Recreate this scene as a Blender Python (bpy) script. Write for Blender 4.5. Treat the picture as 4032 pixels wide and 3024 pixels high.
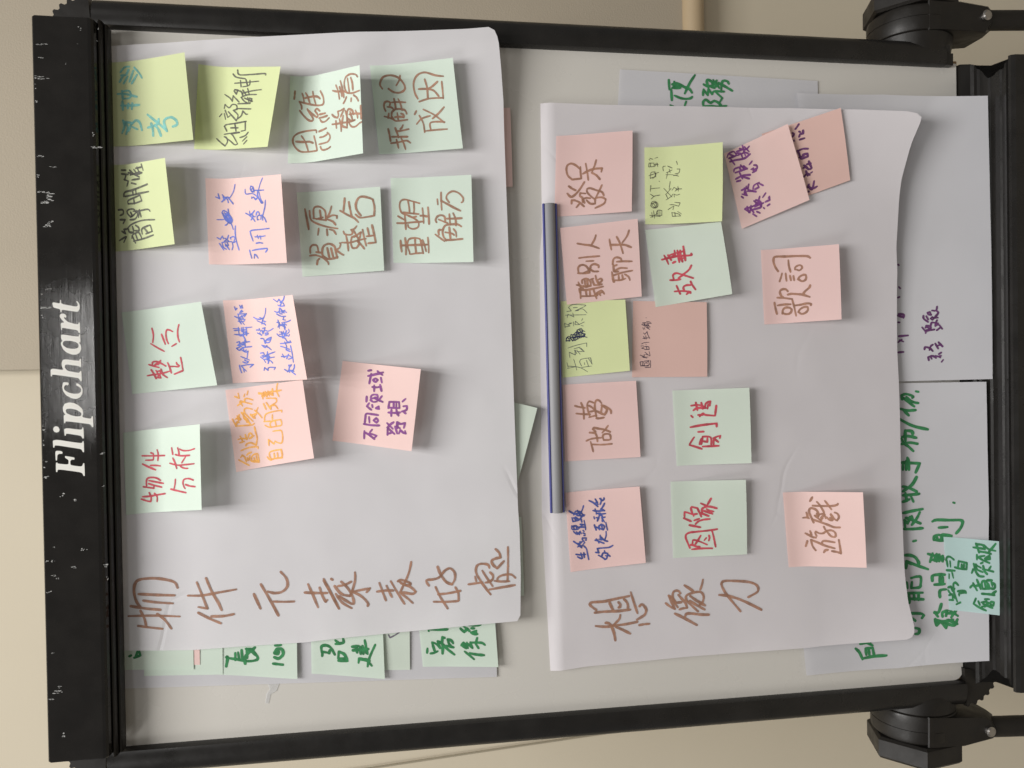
import bpy, math, random
from mathutils import Vector, Matrix, noise
from mathutils.geometry import tessellate_polygon

for o in list(bpy.data.objects):
    bpy.data.objects.remove(o)
scn = bpy.context.scene
col = scn.collection
random.seed(7)

# ------------------------------------------------------------------ camera
Z0 = 1.75                                   # height of the board's top edge above the floor
cam_data = bpy.data.cameras.new('camera')
cam_data.sensor_width = 36.0
cam_data.lens = 36.0 * 3030.0 / 4032.0
cam_data.clip_start = 0.02
cam_data.clip_end = 60
cam = bpy.data.objects.new('camera', cam_data)
col.objects.link(cam)
cam.matrix_world = Matrix([[-0.01570378, 0.9998144, 0.01116079, 0.007566], [-0.14317783, 0.00879857, -0.98965787, -0.748913], [-0.98957238, -0.01713934, 0.14301308, 1.496532], [0, 0, 0, 1]])
scn.camera = cam

# ------------------------------------------------------------------ light and exposure
world = bpy.data.worlds.new('World')
scn.world = world
world.use_nodes = True
bg = world.node_tree.nodes['Background']
bg.inputs['Color'].default_value = (1.0, 0.975, 0.945, 1)
bg.inputs['Strength'].default_value = 0.16
scn.view_settings.view_transform = 'Standard'
scn.view_settings.look = 'None'
scn.view_settings.exposure = 0.06
scn.view_settings.gamma = 1.0
scn.view_settings.use_curve_mapping = False


def lamp(name, x, y, z, sx, sy, watts, colour=(1, 0.98, 0.955), tilt=0.0):
    d = bpy.data.lights.new(name, 'AREA')
    d.shape = 'RECTANGLE'
    d.size, d.size_y = sx, sy
    d.energy = watts
    d.color = colour
    o = bpy.data.objects.new(name, d)
    o.location = (x, y, z)
    o.rotation_euler = (tilt, 0, 0)
    col.objects.link(o)
    return o


CEIL = 3.02
# ceiling troffers of three tubes each, seen end on from the board
for tx in (0.33, 0.115, -0.10):
    lamp('ceiling_tube', tx, -3.75, CEIL, 0.05, 1.2, 7.5)
for tx in (0.27, 0.07, -0.13):
    lamp('ceiling_tube', tx, -1.08, CEIL, 0.09, 1.2, 15.5)
lamp('ceiling_panel', -1.9, -1.5, CEIL, 0.6, 1.2, 26)
lamp('ceiling_panel', 2.2, -2.4, CEIL, 0.6, 1.2, 7)
lamp('ceiling_panel', -1.3, -0.1, CEIL, 0.4, 0.4, 7)

# ------------------------------------------------------------------ helpers


def tag(o, label=None, cat=None, group=None, kind=None):
    if label: o['label'] = label
    if cat: o['category'] = cat
    if group: o['group'] = group
    if kind: o['kind'] = kind
    return o


ABS = {}


def empty(name, loc=(0, 0, 0)):
    o = bpy.data.objects.new(name, None)
    o.empty_display_size = 0.05
    o.location = loc
    col.objects.link(o)
    ABS[o.name] = Vector(loc)
    return o


def mesh(name, verts, faces, mat, parent=None, smooth=True):
    """vertices arrive in world space; the object's origin is its middle, or its parent's origin for a part"""
    if parent is None:
        n = len(verts)
        org = Vector((sum(v[0] for v in verts) / n, sum(v[1] for v in verts) / n, sum(v[2] for v in verts) / n))
    else:
        org = ABS[parent.name]
    me = bpy.data.meshes.new(name)
    me.from_pydata([tuple(Vector(v) - org) for v in verts], [], faces)
    me.materials.append(mat)
    if smooth:
        for p in me.polygons: p.use_smooth = True
    me.update()
    o = bpy.data.objects.new(name, me)
    col.objects.link(o)
    if parent: o.parent = parent
    else: o.location = org
    ABS[o.name] = org
    return o


def B(x, z, d):
    """board millimetres (x right, z up from the board's top edge, d in front) to world"""
    return Vector((x / 1000.0, -d / 1000.0, Z0 + z / 1000.0))


class MB:
    def __init__(self):
        self.v, self.f = [], []

    def add(self, v, f):
        n = len(self.v)
        self.v += v
        self.f += [tuple(i + n for i in q) for q in f]

    def box(self, x0, x1, z0, z1, d0, d1, bev=0.0):
        b = bev
        if b <= 0:
            v = [B(x, z, d) for d in (d0, d1) for z in (z0, z1) for x in (x0, x1)]
            self.add(v, [(0, 1, 3, 2), (4, 6, 7, 5), (0, 4, 5, 1), (2, 3, 7, 6), (0, 2, 6, 4), (1, 5, 7, 3)])
            return
        # profile in the d-z plane, chamfered, extruded in x and inset at the ends
        self.prism_x([(z0 + b, d0), (z1 - b, d0), (z1, d0 + b), (z1, d1 - b), (z1 - b, d1), (z0 + b, d1), (z0, d1 - b), (z0, d0 + b)], x0, x1, b)

    def prism_x(self, prof, x0, x1, bev=0.0):
        """prof: list of (z, d); extruded along x, with small chamfers at both ends"""
        n = len(prof)
        cz = sum(p[0] for p in prof) / n
        cd = sum(p[1] for p in prof) / n

        def ring(x, inset):
            out = []
            for z, d in prof:
                r = math.hypot(z - cz, d - cd) or 1
                k = max(0.0, 1 - inset / r)
                out.append(B(x, cz + (z - cz) * k, cd + (d - cd) * k))
            return out
        rings = [ring(x0, bev), ring(x0 + bev, 0), ring(x1 - bev, 0), ring(x1, bev)] if bev else [ring(x0, 0), ring(x1, 0)]
        v = [p for r in rings for p in r]
        f = []
        for k in range(len(rings) - 1):
            for i in range(n):
                j = (i + 1) % n
                f.append((k * n + i, k * n + j, (k + 1) * n + j, (k + 1) * n + i))
        f.append(tuple(range(n))[::-1])
        f.append(tuple((len(rings) - 1) * n + i for i in range(n)))
        self.add(v, f)

    def prism_z(self, prof, z0, z1):
        n = len(prof)
        v = [B(x, z0, d) for x, d in prof] + [B(x, z1, d) for x, d in prof]
        f = [(i, (i + 1) % n, n + (i + 1) % n, n + i) for i in range(n)]
        f += [tuple(range(n))[::-1], tuple(range(n, 2 * n))]
        self.add(v, f)

    def prism_d(self, prof, d0, d1, bev=0.0):
        """prof: list of (x, z) extruded towards the viewer"""
        n = len(prof)
        cx = sum(p[0] for p in prof) / n
        cz = sum(p[1] for p in prof) / n

        def ring(d, ins):
            o = []
            for x, z in prof:
                r = math.hypot(x - cx, z - cz) or 1
                k = 1 - ins / r
                o.append(B(cx + (x - cx) * k, cz + (z - cz) * k, d))
            return o
        rings = [ring(d0, bev), ring(d0 + bev, 0), ring(d1 - bev, 0), ring(d1, bev)] if bev else [ring(d0, 0), ring(d1, 0)]
        v = [p for r in rings for p in r]
        f = []
        for k in range(len(rings) - 1):
            for i in range(n):
                j = (i + 1) % n
                f.append((k * n + i, k * n + j, (k + 1) * n + j, (k + 1) * n + i))
        f.append(tuple(range(n))[::-1])
        f.append(tuple((len(rings) - 1) * n + i for i in range(n)))
        self.add(v, f)

    def lathe_x(self, prof, cz, cd, seg=32):
        """prof: list of (x, r) turned round an axis along x through (cz, cd)"""
        n = len(prof)
        v = []
        for x, r in prof:
            for s in range(seg):
                a = 2 * math.pi * s / seg
                v.append(B(x, cz + r * math.sin(a), cd + r * math.cos(a)))
        f = []
        for k in range(n - 1):
            for s in range(seg):
                t = (s + 1) % seg
                f.append((k * seg + s, k * seg + t, (k + 1) * seg + t, (k + 1) * seg + s))
        f.append(tuple(range(seg))[::-1])
        f.append(tuple((n - 1) * seg + s for s in range(seg)))
        self.add(v, f)

    def tube(self, p, q, r, seg=20, r2=None):
        p, q = Vector(p), Vector(q)
        ax = (q - p).normalized()
        u = ax.orthogonal().normalized()
        w = ax.cross(u)
        r2 = r if r2 is None else r2
        v = []
        for c, rr in ((p, r), (q, r2)):
            for s in range(seg):
                a = 2 * math.pi * s / seg
                v.append(c + (u * math.cos(a) + w * math.sin(a)) * rr)
        f = [(s, (s + 1) % seg, seg + (s + 1) % seg, seg + s) for s in range(seg)]
        f += [tuple(range(seg))[::-1], tuple(range(seg, 2 * seg))]
        self.add(v, f)

    def build(self, name, mat, parent=None, auto=35):
        o = mesh(name, self.v, self.f, mat, parent, smooth=True)
        me = o.data
        if hasattr(me, 'set_sharp_from_angle'):
            me.set_sharp_from_angle(angle=math.radians(auto))
        return o


# ------------------------------------------------------------------ materials


def new_mat(name):
    m = bpy.data.materials.new(name)
    m.use_nodes = True
    nt = m.node_tree
    return m, nt, nt.nodes, nt.links, nt.nodes['Principled BSDF']


def noise_node(nt, vec, scale, detail=4, rough=0.55, dist=0.0):
    n = nt.nodes.new('ShaderNodeTexNoise')
    n.inputs['Scale'].default_value = scale
    n.inputs['Detail'].default_value = detail
    n.inputs['Roughness'].default_value = rough
    n.inputs['Distortion'].default_value = dist
    nt.links.new(vec, n.inputs['Vector'])
    return n


def ramp(nt, fac, stops):
    r = nt.nodes.new('ShaderNodeValToRGB')
    e = r.color_ramp.elements
    e[0].position, e[0].color = stops[0][0], (*stops[0][1], 1)
    e[1].position, e[1].color = stops[-1][0], (*stops[-1][1], 1)
    for p, c in stops[1:-1]:
        k = e.new(p)
        k.color = (*c, 1)
    nt.links.new(fac, r.inputs['Fac'])
    return r


def coords(nt, kind='Object', scale=(1, 1, 1)):
    """position in the room, in metres"""
    ge = nt.nodes.new('ShaderNodeNewGeometry')
    mp = nt.nodes.new('ShaderNodeMapping')
    mp.inputs['Scale'].default_value = scale
    nt.links.new(ge.outputs['Position'], mp.inputs['Vector'])
    return mp.outputs['Vector']


def paper(name, rgb, transl=0.22, see=0.0, crease=0.0, fibre=0.08):
    m, nt, N, L, bs = new_mat(name)
    vec = coords(nt)
    n1 = noise_node(nt, vec, 9, 3)
    lo = tuple(c * 0.965 for c in rgb)
    hi = tuple(min(1, c * 1.03) for c in rgb)
    cr = ramp(nt, n1.outputs['Fac'], [(0.3, lo), (0.7, hi)])
    L.new(cr.outputs['Color'], bs.inputs['Base Color'])
    bs.inputs['Roughness'].default_value = 0.78
    bs.inputs['Specular IOR Level'].default_value = 0.25
    fine = noise_node(nt, vec, 900, 2)
    b1 = N.new('ShaderNodeBump')
    b1.inputs['Strength'].default_value = fibre
    b1.inputs['Distance'].default_value = 0.0004
    L.new(fine.outputs['Fac'], b1.inputs['Height'])
    last = b1
    if crease > 0:
        # handling creases and soft dents of a large loose sheet
        vo = N.new('ShaderNodeTexVoronoi')
        vo.feature = 'DISTANCE_TO_EDGE'
        vo.inputs['Scale'].default_value = 6.5
        warp = noise_node(nt, vec, 3.2, 3)
        mixv = N.new('ShaderNodeMixRGB')
        mixv.inputs['Fac'].default_value = 0.10
        L.new(vec, mixv.inputs['Color1'])
        L.new(warp.outputs['Color'], mixv.inputs['Color2'])
        L.new(mixv.outputs['Color'], vo.inputs['Vector'])
        cl = ramp(nt, vo.outputs['Distance'], [(0.0, (0, 0, 0)), (0.016, (1, 1, 1))])
        mask = noise_node(nt, vec, 4.3, 2)
        mr = ramp(nt, mask.outputs['Fac'], [(0.55, (0, 0, 0)), (0.72, (0.75, 0.75, 0.75))])
        mx = N.new('ShaderNodeMixRGB')
        mx.inputs['Color1'].default_value = (1, 1, 1, 1)
        L.new(mr.outputs['Color'], mx.inputs['Fac'])
        L.new(cl.outputs['Color'], mx.inputs['Color2'])
        soft = noise_node(nt, vec, 11, 2, 0.4, 0.2)
        ad = N.new('ShaderNodeMath')
        ad.operation = 'MULTIPLY_ADD'
        ad.inputs[1].default_value = 1.3
        L.new(soft.outputs['Fac'], ad.inputs[0])
        L.new(mx.outputs['Color'], ad.inputs[2])
        b2 = N.new('ShaderNodeBump')
        b2.inputs['Strength'].default_value = crease
        b2.inputs['Distance'].default_value = 0.0022
        L.new(ad.outputs[0], b2.inputs['Height'])
        L.new(b1.outputs['Normal'], b2.inputs['Normal'])
        last = b2
    L.new(last.outputs['Normal'], bs.inputs['Normal'])
    tr = N.new('ShaderNodeBsdfTranslucent')
    L.new(cr.outputs['Color'], tr.inputs['Color'])
    mix = N.new('ShaderNodeMixShader')
    mix.inputs['Fac'].default_value = transl
    L.new(bs.outputs[0], mix.inputs[1])
    L.new(tr.outputs[0], mix.inputs[2])
    outp = mix.outputs[0]
    if see > 0:
        tp = N.new('ShaderNodeBsdfTransparent')
        tp.inputs['Color'].default_value = (*rgb, 1)
        m2 = N.new('ShaderNodeMixShader')
        m2.inputs['Fac'].default_value = see
        L.new(outp, m2.inputs[1])
        L.new(tp.outputs[0], m2.inputs[2])
        outp = m2.outputs[0]
    L.new(outp, N['Material Output'].inputs['Surface'])
    return m


def ink(name, rgb, see=0.16, var=0.25):
    """marker ink: slightly see-through so that crossing strokes darken"""
    m, nt, N, L, bs = new_mat(name)
    vec = coords(nt)
    n = noise_node(nt, vec, 160, 3)
    cr = ramp(nt, n.outputs['Fac'], [(0.3, tuple(c * (1 - var) for c in rgb)), (0.7, tuple(min(1, c * (1 + var)) for c in rgb))])
    L.new(cr.outputs['Color'], bs.inputs['Base Color'])
    bs.inputs['Roughness'].default_value = 0.6
    bs.inputs['Specular IOR Level'].default_value = 0.2
    tp = N.new('ShaderNodeBsdfTransparent')
    mix = N.new('ShaderNodeMixShader')
    dn = noise_node(nt, vec, 420, 4)
    dr = ramp(nt, dn.outputs['Fac'], [(0.32, (see * 0.35,) * 3), (0.7, (min(1, see * 1.9),) * 3)])
    L.new(dr.outputs['Color'], mix.inputs['Fac'])
    L.new(bs.outputs[0], mix.inputs[1])
    L.new(tp.outputs[0], mix.inputs[2])
    L.new(mix.outputs[0], N['Material Output'].inputs['Surface'])
    return m


def plastic(name, rgb, rough=0.35, scratch=0.3, groove=None):
    m, nt, N, L, bs = new_mat(name)
    bs.inputs['Specular IOR Level'].default_value = 0.38
    vec = coords(nt)
    n = noise_node(nt, vec, 35, 5)
    cr = ramp(nt, n.outputs['Fac'], [(0.35, tuple(c * 0.85 for c in rgb)), (0.7, tuple(c * 1.25 for c in rgb))])
    L.new(cr.outputs['Color'], bs.inputs['Base Color'])
    rr = ramp(nt, noise_node(nt, vec, 60, 6).outputs['Fac'], [(0.3, (rough * 0.75,) * 3), (0.75, (min(1, rough * 1.35),) * 3)])
    L.new(rr.outputs['Color'], bs.inputs['Roughness'])
    b = N.new('ShaderNodeBump')
    if groove:
        gv = coords(nt, 'Object', groove)
        g = noise_node(nt, gv, 1.0, 3, 0.7)
        L.new(g.outputs['Fac'], b.inputs['Height'])
        b.inputs['Strength'].default_value = scratch
        b.inputs['Distance'].default_value = 0.0004
    else:
        L.new(noise_node(nt, vec, 420, 3).outputs['Fac'], b.inputs['Height'])
        b.inputs['Strength'].default_value = scratch * 0.3
        b.inputs['Distance'].default_value = 0.0005
    L.new(b.outputs['Normal'], bs.inputs['Normal'])
    return m


def painted(name, rgb, rough=0.7, bump=0.15, scale=220, vary=0.05):
    m, nt, N, L, bs = new_mat(name)
    vec = coords(nt)
    n = noise_node(nt, vec, 2.2, 5)
    cr = ramp(nt, n.outputs['Fac'], [(0.3, tuple(c * (1 - vary) for c in rgb)), (0.7, tuple(c * (1 + vary) for c in rgb))])
    L.new(cr.outputs['Color'], bs.inputs['Base Color'])
    bs.inputs['Roughness'].default_value = rough
    b = N.new('ShaderNodeBump')
    b.inputs['Strength'].default_value = bump
    b.inputs['Distance'].default_value = 0.001
    L.new(noise_node(nt, vec, scale, 4).outputs['Fac'], b.inputs['Height'])
    L.new(b.outputs['Normal'], bs.inputs['Normal'])
    return m


M = {}
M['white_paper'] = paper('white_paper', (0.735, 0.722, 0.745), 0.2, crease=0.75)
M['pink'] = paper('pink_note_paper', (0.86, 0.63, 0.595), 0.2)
M['sheet_rosy_shaded'] = paper('rosy_shaded_paper', (0.69, 0.66, 0.68), 0.2, crease=0.38)  # rosy white, base darkened to stand in for weaker light low down
M['sheet_cool_shaded'] = paper('cool_shaded_paper', (0.62, 0.615, 0.64), 0.2, crease=0.14)  # cool white, shade of the lower right sheets put into the base colour
M['pink_dull'] = paper('dull_pink_note_paper', (0.70, 0.475, 0.425), 0.12)
M['pink_rose'] = paper('rose_note_paper', (0.83, 0.60, 0.575), 0.2)
M['lime_dull'] = paper('dull_lime_note_paper', (0.62, 0.68, 0.39), 0.15)
M['mint_grey'] = paper('grey_mint_note_paper', (0.655, 0.735, 0.645), 0.2)
M['mint'] = paper('mint_note_paper', (0.67, 0.775, 0.68), 0.2)
M['lime'] = paper('lime_note_paper', (0.71, 0.78, 0.43), 0.2)
M['cyan'] = paper('cyan_note_paper', (0.56, 0.74, 0.72), 0.15, see=0.14)
M['ink_brown'] = ink('brown_marker', (0.36, 0.19, 0.125), 0.2)
M['ink_red'] = ink('red_marker', (0.5, 0.07, 0.095), 0.12)
M['ink_black'] = ink('black_marker', (0.12, 0.12, 0.105), 0.22)
M['ink_blue'] = ink('blue_pen', (0.13, 0.18, 0.58), 0.15)
M['ink_blue2'] = ink('dark_blue_pen', (0.065, 0.09, 0.3), 0.12)
M['ink_orange'] = ink('orange_marker', (0.92, 0.42, 0.1), 0.2)
M['ink_purple'] = ink('purple_marker', (0.22, 0.065, 0.25), 0.15)
M['ink_darkpurple'] = ink('dark_purple_marker', (0.13, 0.045, 0.14), 0.12)
M['ink_green'] = ink('green_marker', (0.04, 0.21, 0.08), 0.08)
M['ink_teal'] = ink('teal_marker', (0.2, 0.5, 0.47), 0.2)
M['ink_violetgray'] = ink('grey_violet_pen', (0.15, 0.13, 0.17), 0.2)
M['ink_pencil'] = ink('pencil', (0.10, 0.10, 0.075), 0.3)
M['ink_pen'] = ink('grey_ballpoint', (0.09, 0.10, 0.12), 0.25)
M['ink_pen2'] = ink('dark_ballpoint', (0.06, 0.045, 0.075), 0.2)
M['ink_navy'] = ink('navy_ballpoint', (0.035, 0.04, 0.09), 0.15)
M['black'] = plastic('black_plastic', (0.013, 0.012, 0.011), 0.30, 0.3)
M['black_joint'] = plastic('matt_black_plastic', (0.0105, 0.009, 0.0075), 0.42, 0.5)
M['header'] = plastic('grooved_black_plastic', (0.0115, 0.0105, 0.0095), 0.075, 0.10, groove=(0.3, 0.3, 1000))
M['letter'] = painted('off_white_print', (0.60, 0.59, 0.55), 0.6, 0.05, 400, 0.08)
M['scuff'] = painted('grey_scuff', (0.30, 0.30, 0.29), 0.6, 0.3, 600, 0.2)
M['steel'] = painted('screw_steel', (0.45, 0.43, 0.41), 0.3, 0.1, 500)
M['steel'].node_tree.nodes['Principled BSDF'].inputs['Metallic'].default_value = 1.0
M['wall'] = painted('cream_wall_paint', (0.62, 0.555, 0.43), 0.8, 0.12, 260, 0.03)
M['fabric'] = painted('screen_fabric', (0.43, 0.375, 0.29), 0.85, 0.5, 420, 0.06)
M['rod'] = painted('pale_wood', (0.52, 0.40, 0.25), 0.5, 0.1, 60, 0.06)
M['floor'] = painted('floor_vinyl', (0.30, 0.27, 0.22), 0.5, 0.1, 80)
M['cable'] = painted('grey_cable', (0.33, 0.29, 0.21), 0.6, 0.1, 300)
M['bar_grey'] = painted('grey_magnet_metal', (0.26, 0.26, 0.27), 0.62, 0.06, 500, 0.05)
M['bar_grey'].node_tree.nodes['Principled BSDF'].inputs['Metallic'].default_value = 0.15
M['bar_blue'] = painted('blue_strip', (0.05, 0.055, 0.22), 0.5, 0.05, 400)
M['fibre'] = painted('brown_fibreboard', (0.25, 0.16, 0.08), 0.9, 0.5, 500, 0.2)
M['tape'] = paper('clear_tape', (0.8, 0.8, 0.8), 0.2, see=0.45)
wb, nt, N, L, bs = new_mat('whiteboard_enamel')
vec = coords(nt)
cr = ramp(nt, noise_node(nt, vec, 3, 5).outputs['Fac'], [(0.3, (0.545, 0.525, 0.485)), (0.7, (0.575, 0.555, 0.515))])
L.new(cr.outputs['Color'], bs.inputs['Base Color'])
rr = ramp(nt, noise_node(nt, vec, 12, 6).outputs['Fac'], [(0.3, (0.20,) * 3), (0.7, (0.34,) * 3)])
L.new(rr.outputs['Color'], bs.inputs['Roughness'])
M['board'] = wb

# ------------------------------------------------------------------ room behind: wall, projection screen, cable
WALL_D = -450
mb = MB()
mb.box(-3200, 3200, -1750, 1500, WALL_D - 80, WALL_D)
tag(mb.build('wall', M['wall']), 'cream painted wall behind the flipchart', 'wall')
mb = MB()
mb.box(-3200, 3200, -1790, -1750.5, WALL_D - 80, 5200)
tag(mb.build('floor', M['floor']), kind='structure')

scr = empty('projection_screen', B(26.4 + 700, -714.9, WALL_D + 30))
tag(scr, 'hanging grey brown projection screen on the wall behind the upper right of the flipchart', 'projection screen')
mb = MB()
nx, nz = 24, 24
sx0, sx1, sz0, sz1 = 26.4, 26.4 + 1700, -714.9, 1300
v, f = [], []
for j in range(nz + 1):
    for i in range(nx + 1):
        x = sx0 + (sx1 - sx0) * i / nx
        z = sz0 + (sz1 - sz0) * j / nz
        v.append(B(x, z, WALL_D + 34 + 3 * noise.noise(Vector((x * 0.002, z * 0.001, 3)))))
for j in range(nz):
    for i in range(nx):
        a = j * (nx + 1) + i
        f.append((a, a + 1, a + nx + 2, a + nx + 1))
mesh('fabric', v, f, M['fabric'], scr)
mb = MB()
mb.lathe_x([(sx0 - 6, 15), (sx0 - 4, 17), (sx1 + 4, 17), (sx1 + 6, 15)], sz0 - 4, WALL_D + 34, 24)
mb.build('bottom_bar', M['rod'], scr)

# ------------------------------------------------------------------ the flipchart stand
root = empty('flipchart', B(0, -1750, 0))
tag(root, 'black framed whiteboard flipchart stand holding paper sheets under its header clamp', 'flipchart')

# writing surface with its fibreboard core showing at the open bottom right corner
mb = MB()
out = [(-330, 4), (333, 4), (333, -846.5), (-316.5, -848)]
for k in range(7):
    a = math.radians(270 - 90 * k / 6)
    out.append((-317 + 11 * math.cos(a), -837 + 11 * math.sin(a)))
mb.prism_d(out, -3, 0)
board = mb.build('board_panel', M['board'], root)
mb = MB()
mb.box(-329, 337, -849.5, 3, -9, -3.2)
mb.build('board_core', M['fibre'], board)

# side rails: rounded channel profile swept down the board, stopping short of the tray
def rail(sgn, ztop, zbot):
    m = MB()
    prof = [(328, -8), (328, 5.5), (329.2, 8.3), (333, 9.4), (341, 9), (347.5, 7.2), (352.3, 3.6), (354.9, -1), (354.9, -9), (351, -12), (331, -12)]
    m.prism_z([(sgn * x, d) for x, d in (prof if sgn > 0 else prof[::-1])], zbot, ztop)
    return m.build('side_rail', M['black'], root, 50)
rail(1, 16, -829)
mb = MB()
mb.box(328.3, 349, -834, -829.2, -8, 7.2)
mb.box(328.3, 341, -838, -834.2, -8, 6.6)
mb.build('rail_end', M['black'], root)
rail(-1, 16, -846)

# ribbed corner caps
def corner_cap(cx, cz, sx, sz, r, ribs, a0, a1, d0, d1):
    m = MB()
    pts = [(cx, cz)]
    n = ribs * 4
    for k in range(n + 1):
        a = math.radians(a0 + (a1 - a0) * k / n)
        rr = r + (1.6 if (k // 2) % 2 == 0 else -1.2)
        pts.append((cx + sx * rr * math.cos(a), cz + sz * rr * math.sin(a)))
    m.prism_d(pts, d0, d1)
    return m.build('corner_cap', M['black_joint'], root, 20)
corner_cap(314, 16, 1, 1, 40, 6, 4, 72, -12, 7)
corner_cap(-314, 16, -1, 1, 40, 6, 4, 72, -12, 7)
corner_cap(-314, -846, -1, -1, 40, 6, 4, 80, -12, 5)

# header clamp: long grooved bar with a stepped lip below
mb = MB()
prof = [(5.6 - 1, 8.6), (54.4, 8.6), (56, 10), (56.4, 26), (56.4 - 0.4, 30.2), (56.4 - 1.4, 31.5), (56.4 - 2.2, 32), (56.4 - 3.2, 32), (30, 32), (5.6 + 5, 32), (5.6 + 2.6, 31.4), (5.6 + 0.8, 29.8), (5.6, 26)]
mb.prism_x(prof, -323.2, 324.2, 1.0)
header = mb.build('header_clamp', M['header'], root, 4)
mb = MB()
mb.prism_x([(2.4, 8.6), (5.4, 8.6), (5.4, 23.6), (4.4, 24.6), (3.3, 23.8), (2.4, 21)], -326.6, 326.6, 0.6)
mb.prism_x([(-0.7, 8.4), (2.1, 8.4), (2.1, 17.4), (1.2, 18.4), (0.0, 17.8), (-0.7, 15.6)], -325.4, 325.4, 0.6)
mb.build('clamp_lip', M['black_joint'], header, 8)

# printed name on the header
LETTERS = [
    [[[773, 438], [759, 375], [791, 376], [792, 367], [757, 366], [736, 264], [733, 244], [741, 233], [757, 233], [779, 245], [780, 236], [765, 224], [744, 217], [712, 218], [691, 230], [688, 243], [707, 363], [686, 365], [685, 374], [711, 376], [726, 433]]],
    [[[591, 375], [596, 344], [622, 366], [641, 379], [657, 381], [672, 372], [674, 350], [662, 330], [646, 327], [637, 331], [640, 340], [646, 345], [633, 346], [614, 331], [598, 312], [582, 257], [579, 233], [595, 228], [595, 219], [507, 217], [503, 227], [523, 236], [531, 253], [551, 365], [531, 364], [532, 372]]],
    [[[495, 373], [470, 230], [491, 227], [491, 219], [422, 217], [422, 231], [395, 214], [363, 213], [332, 225], [316, 253], [316, 288], [335, 332], [365, 361], [402, 375], [423, 375], [437, 362], [455, 374]], [[429, 357], [413, 363], [397, 358], [375, 331], [367, 292], [367, 262], [374, 239], [390, 231], [412, 236], [428, 261], [436, 300], [438, 340]]],
    [[[200, 464], [182, 357], [216, 373], [248, 374], [272, 363], [277, 338], [260, 232], [279, 224], [278, 216], [209, 215], [208, 225], [217, 240], [232, 329], [227, 347], [205, 350], [181, 333], [173, 315], [156, 234], [174, 223], [173, 215], [86, 213], [82, 222], [105, 235], [113, 247], [148, 452], [130, 453], [130, 464]]],
    [[[79, 365], [75, 322], [59, 320], [48, 330], [56, 340], [46, 355], [28, 361], [9, 354], [-13, 324], [-25, 280], [-23, 240], [-7, 222], [12, 219], [31, 229], [47, 258], [63, 261], [67, 248], [49, 224], [17, 208], [-21, 210], [-55, 228], [-70, 261], [-64, 296], [-39, 340], [-4, 366], [41, 373]]],
    [[[-208, 366], [-207, 351], [-177, 370], [-140, 372], [-108, 356], [-99, 321], [-104, 281], [-127, 242], [-159, 213], [-197, 208], [-229, 217], [-246, 145], [-222, 137], [-224, 128], [-316, 127], [-320, 136], [-297, 148], [-289, 166], [-260, 352], [-279, 356], [-277, 364]], [[-167, 350], [-154, 340], [-152, 307], [-163, 263], [-186, 228], [-204, 221], [-220, 229], [-222, 264], [-210, 308], [-191, 343]]],
    [[[-318, 366], [-340, 224], [-318, 216], [-319, 209], [-413, 206], [-417, 216], [-394, 228], [-388, 242], [-367, 349], [-388, 354], [-386, 363]]],
    [[[-332, 455], [-311, 449], [-302, 432], [-309, 412], [-333, 401], [-352, 408], [-358, 426], [-351, 445]]],
    [[[-413, 459], [-458, 226], [-438, 216], [-440, 208], [-533, 207], [-536, 216], [-511, 228], [-504, 245], [-465, 443], [-489, 448], [-488, 457]]],
    [[[-619, 438], [-617, 426], [-628, 424], [-639, 337], [-609, 334], [-596, 339], [-579, 363], [-563, 363], [-565, 353], [-578, 286], [-598, 287], [-596, 309], [-610, 322], [-645, 320], [-661, 228], [-629, 215], [-631, 207], [-742, 205], [-744, 215], [-720, 224], [-708, 244], [-676, 422], [-701, 429], [-700, 439]]],
    [[[-516, 441], [-518, 397], [-528, 382], [-544, 384], [-543, 412], [-556, 425], [-600, 428], [-601, 439]]],
]


def chaikin(p):
    out = []
    n = len(p)
    for i in range(n):
        a, b = p[i], p[(i + 1) % n]
        for k in (0.16, 0.84):
            out.append((a[0] + (b[0] - a[0]) * k, a[1] + (b[1] - a[1]) * k))
    return out
v, f = [], []
for polys in LETTERS:
    loops = [[B(x / 10, z / 10, 32.2) for x, z in chaikin(chaikin(p))] for p in polys]
    base = len(v)
    for lp in loops: v += lp
    for tri in tessellate_polygon([[Vector((q.x, q.z, 0)) for q in lp] for lp in loops]):
        f.append(tuple(base + i for i in tri))
mesh('lettering', v, f, M['letter'], header, smooth=False)

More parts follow.
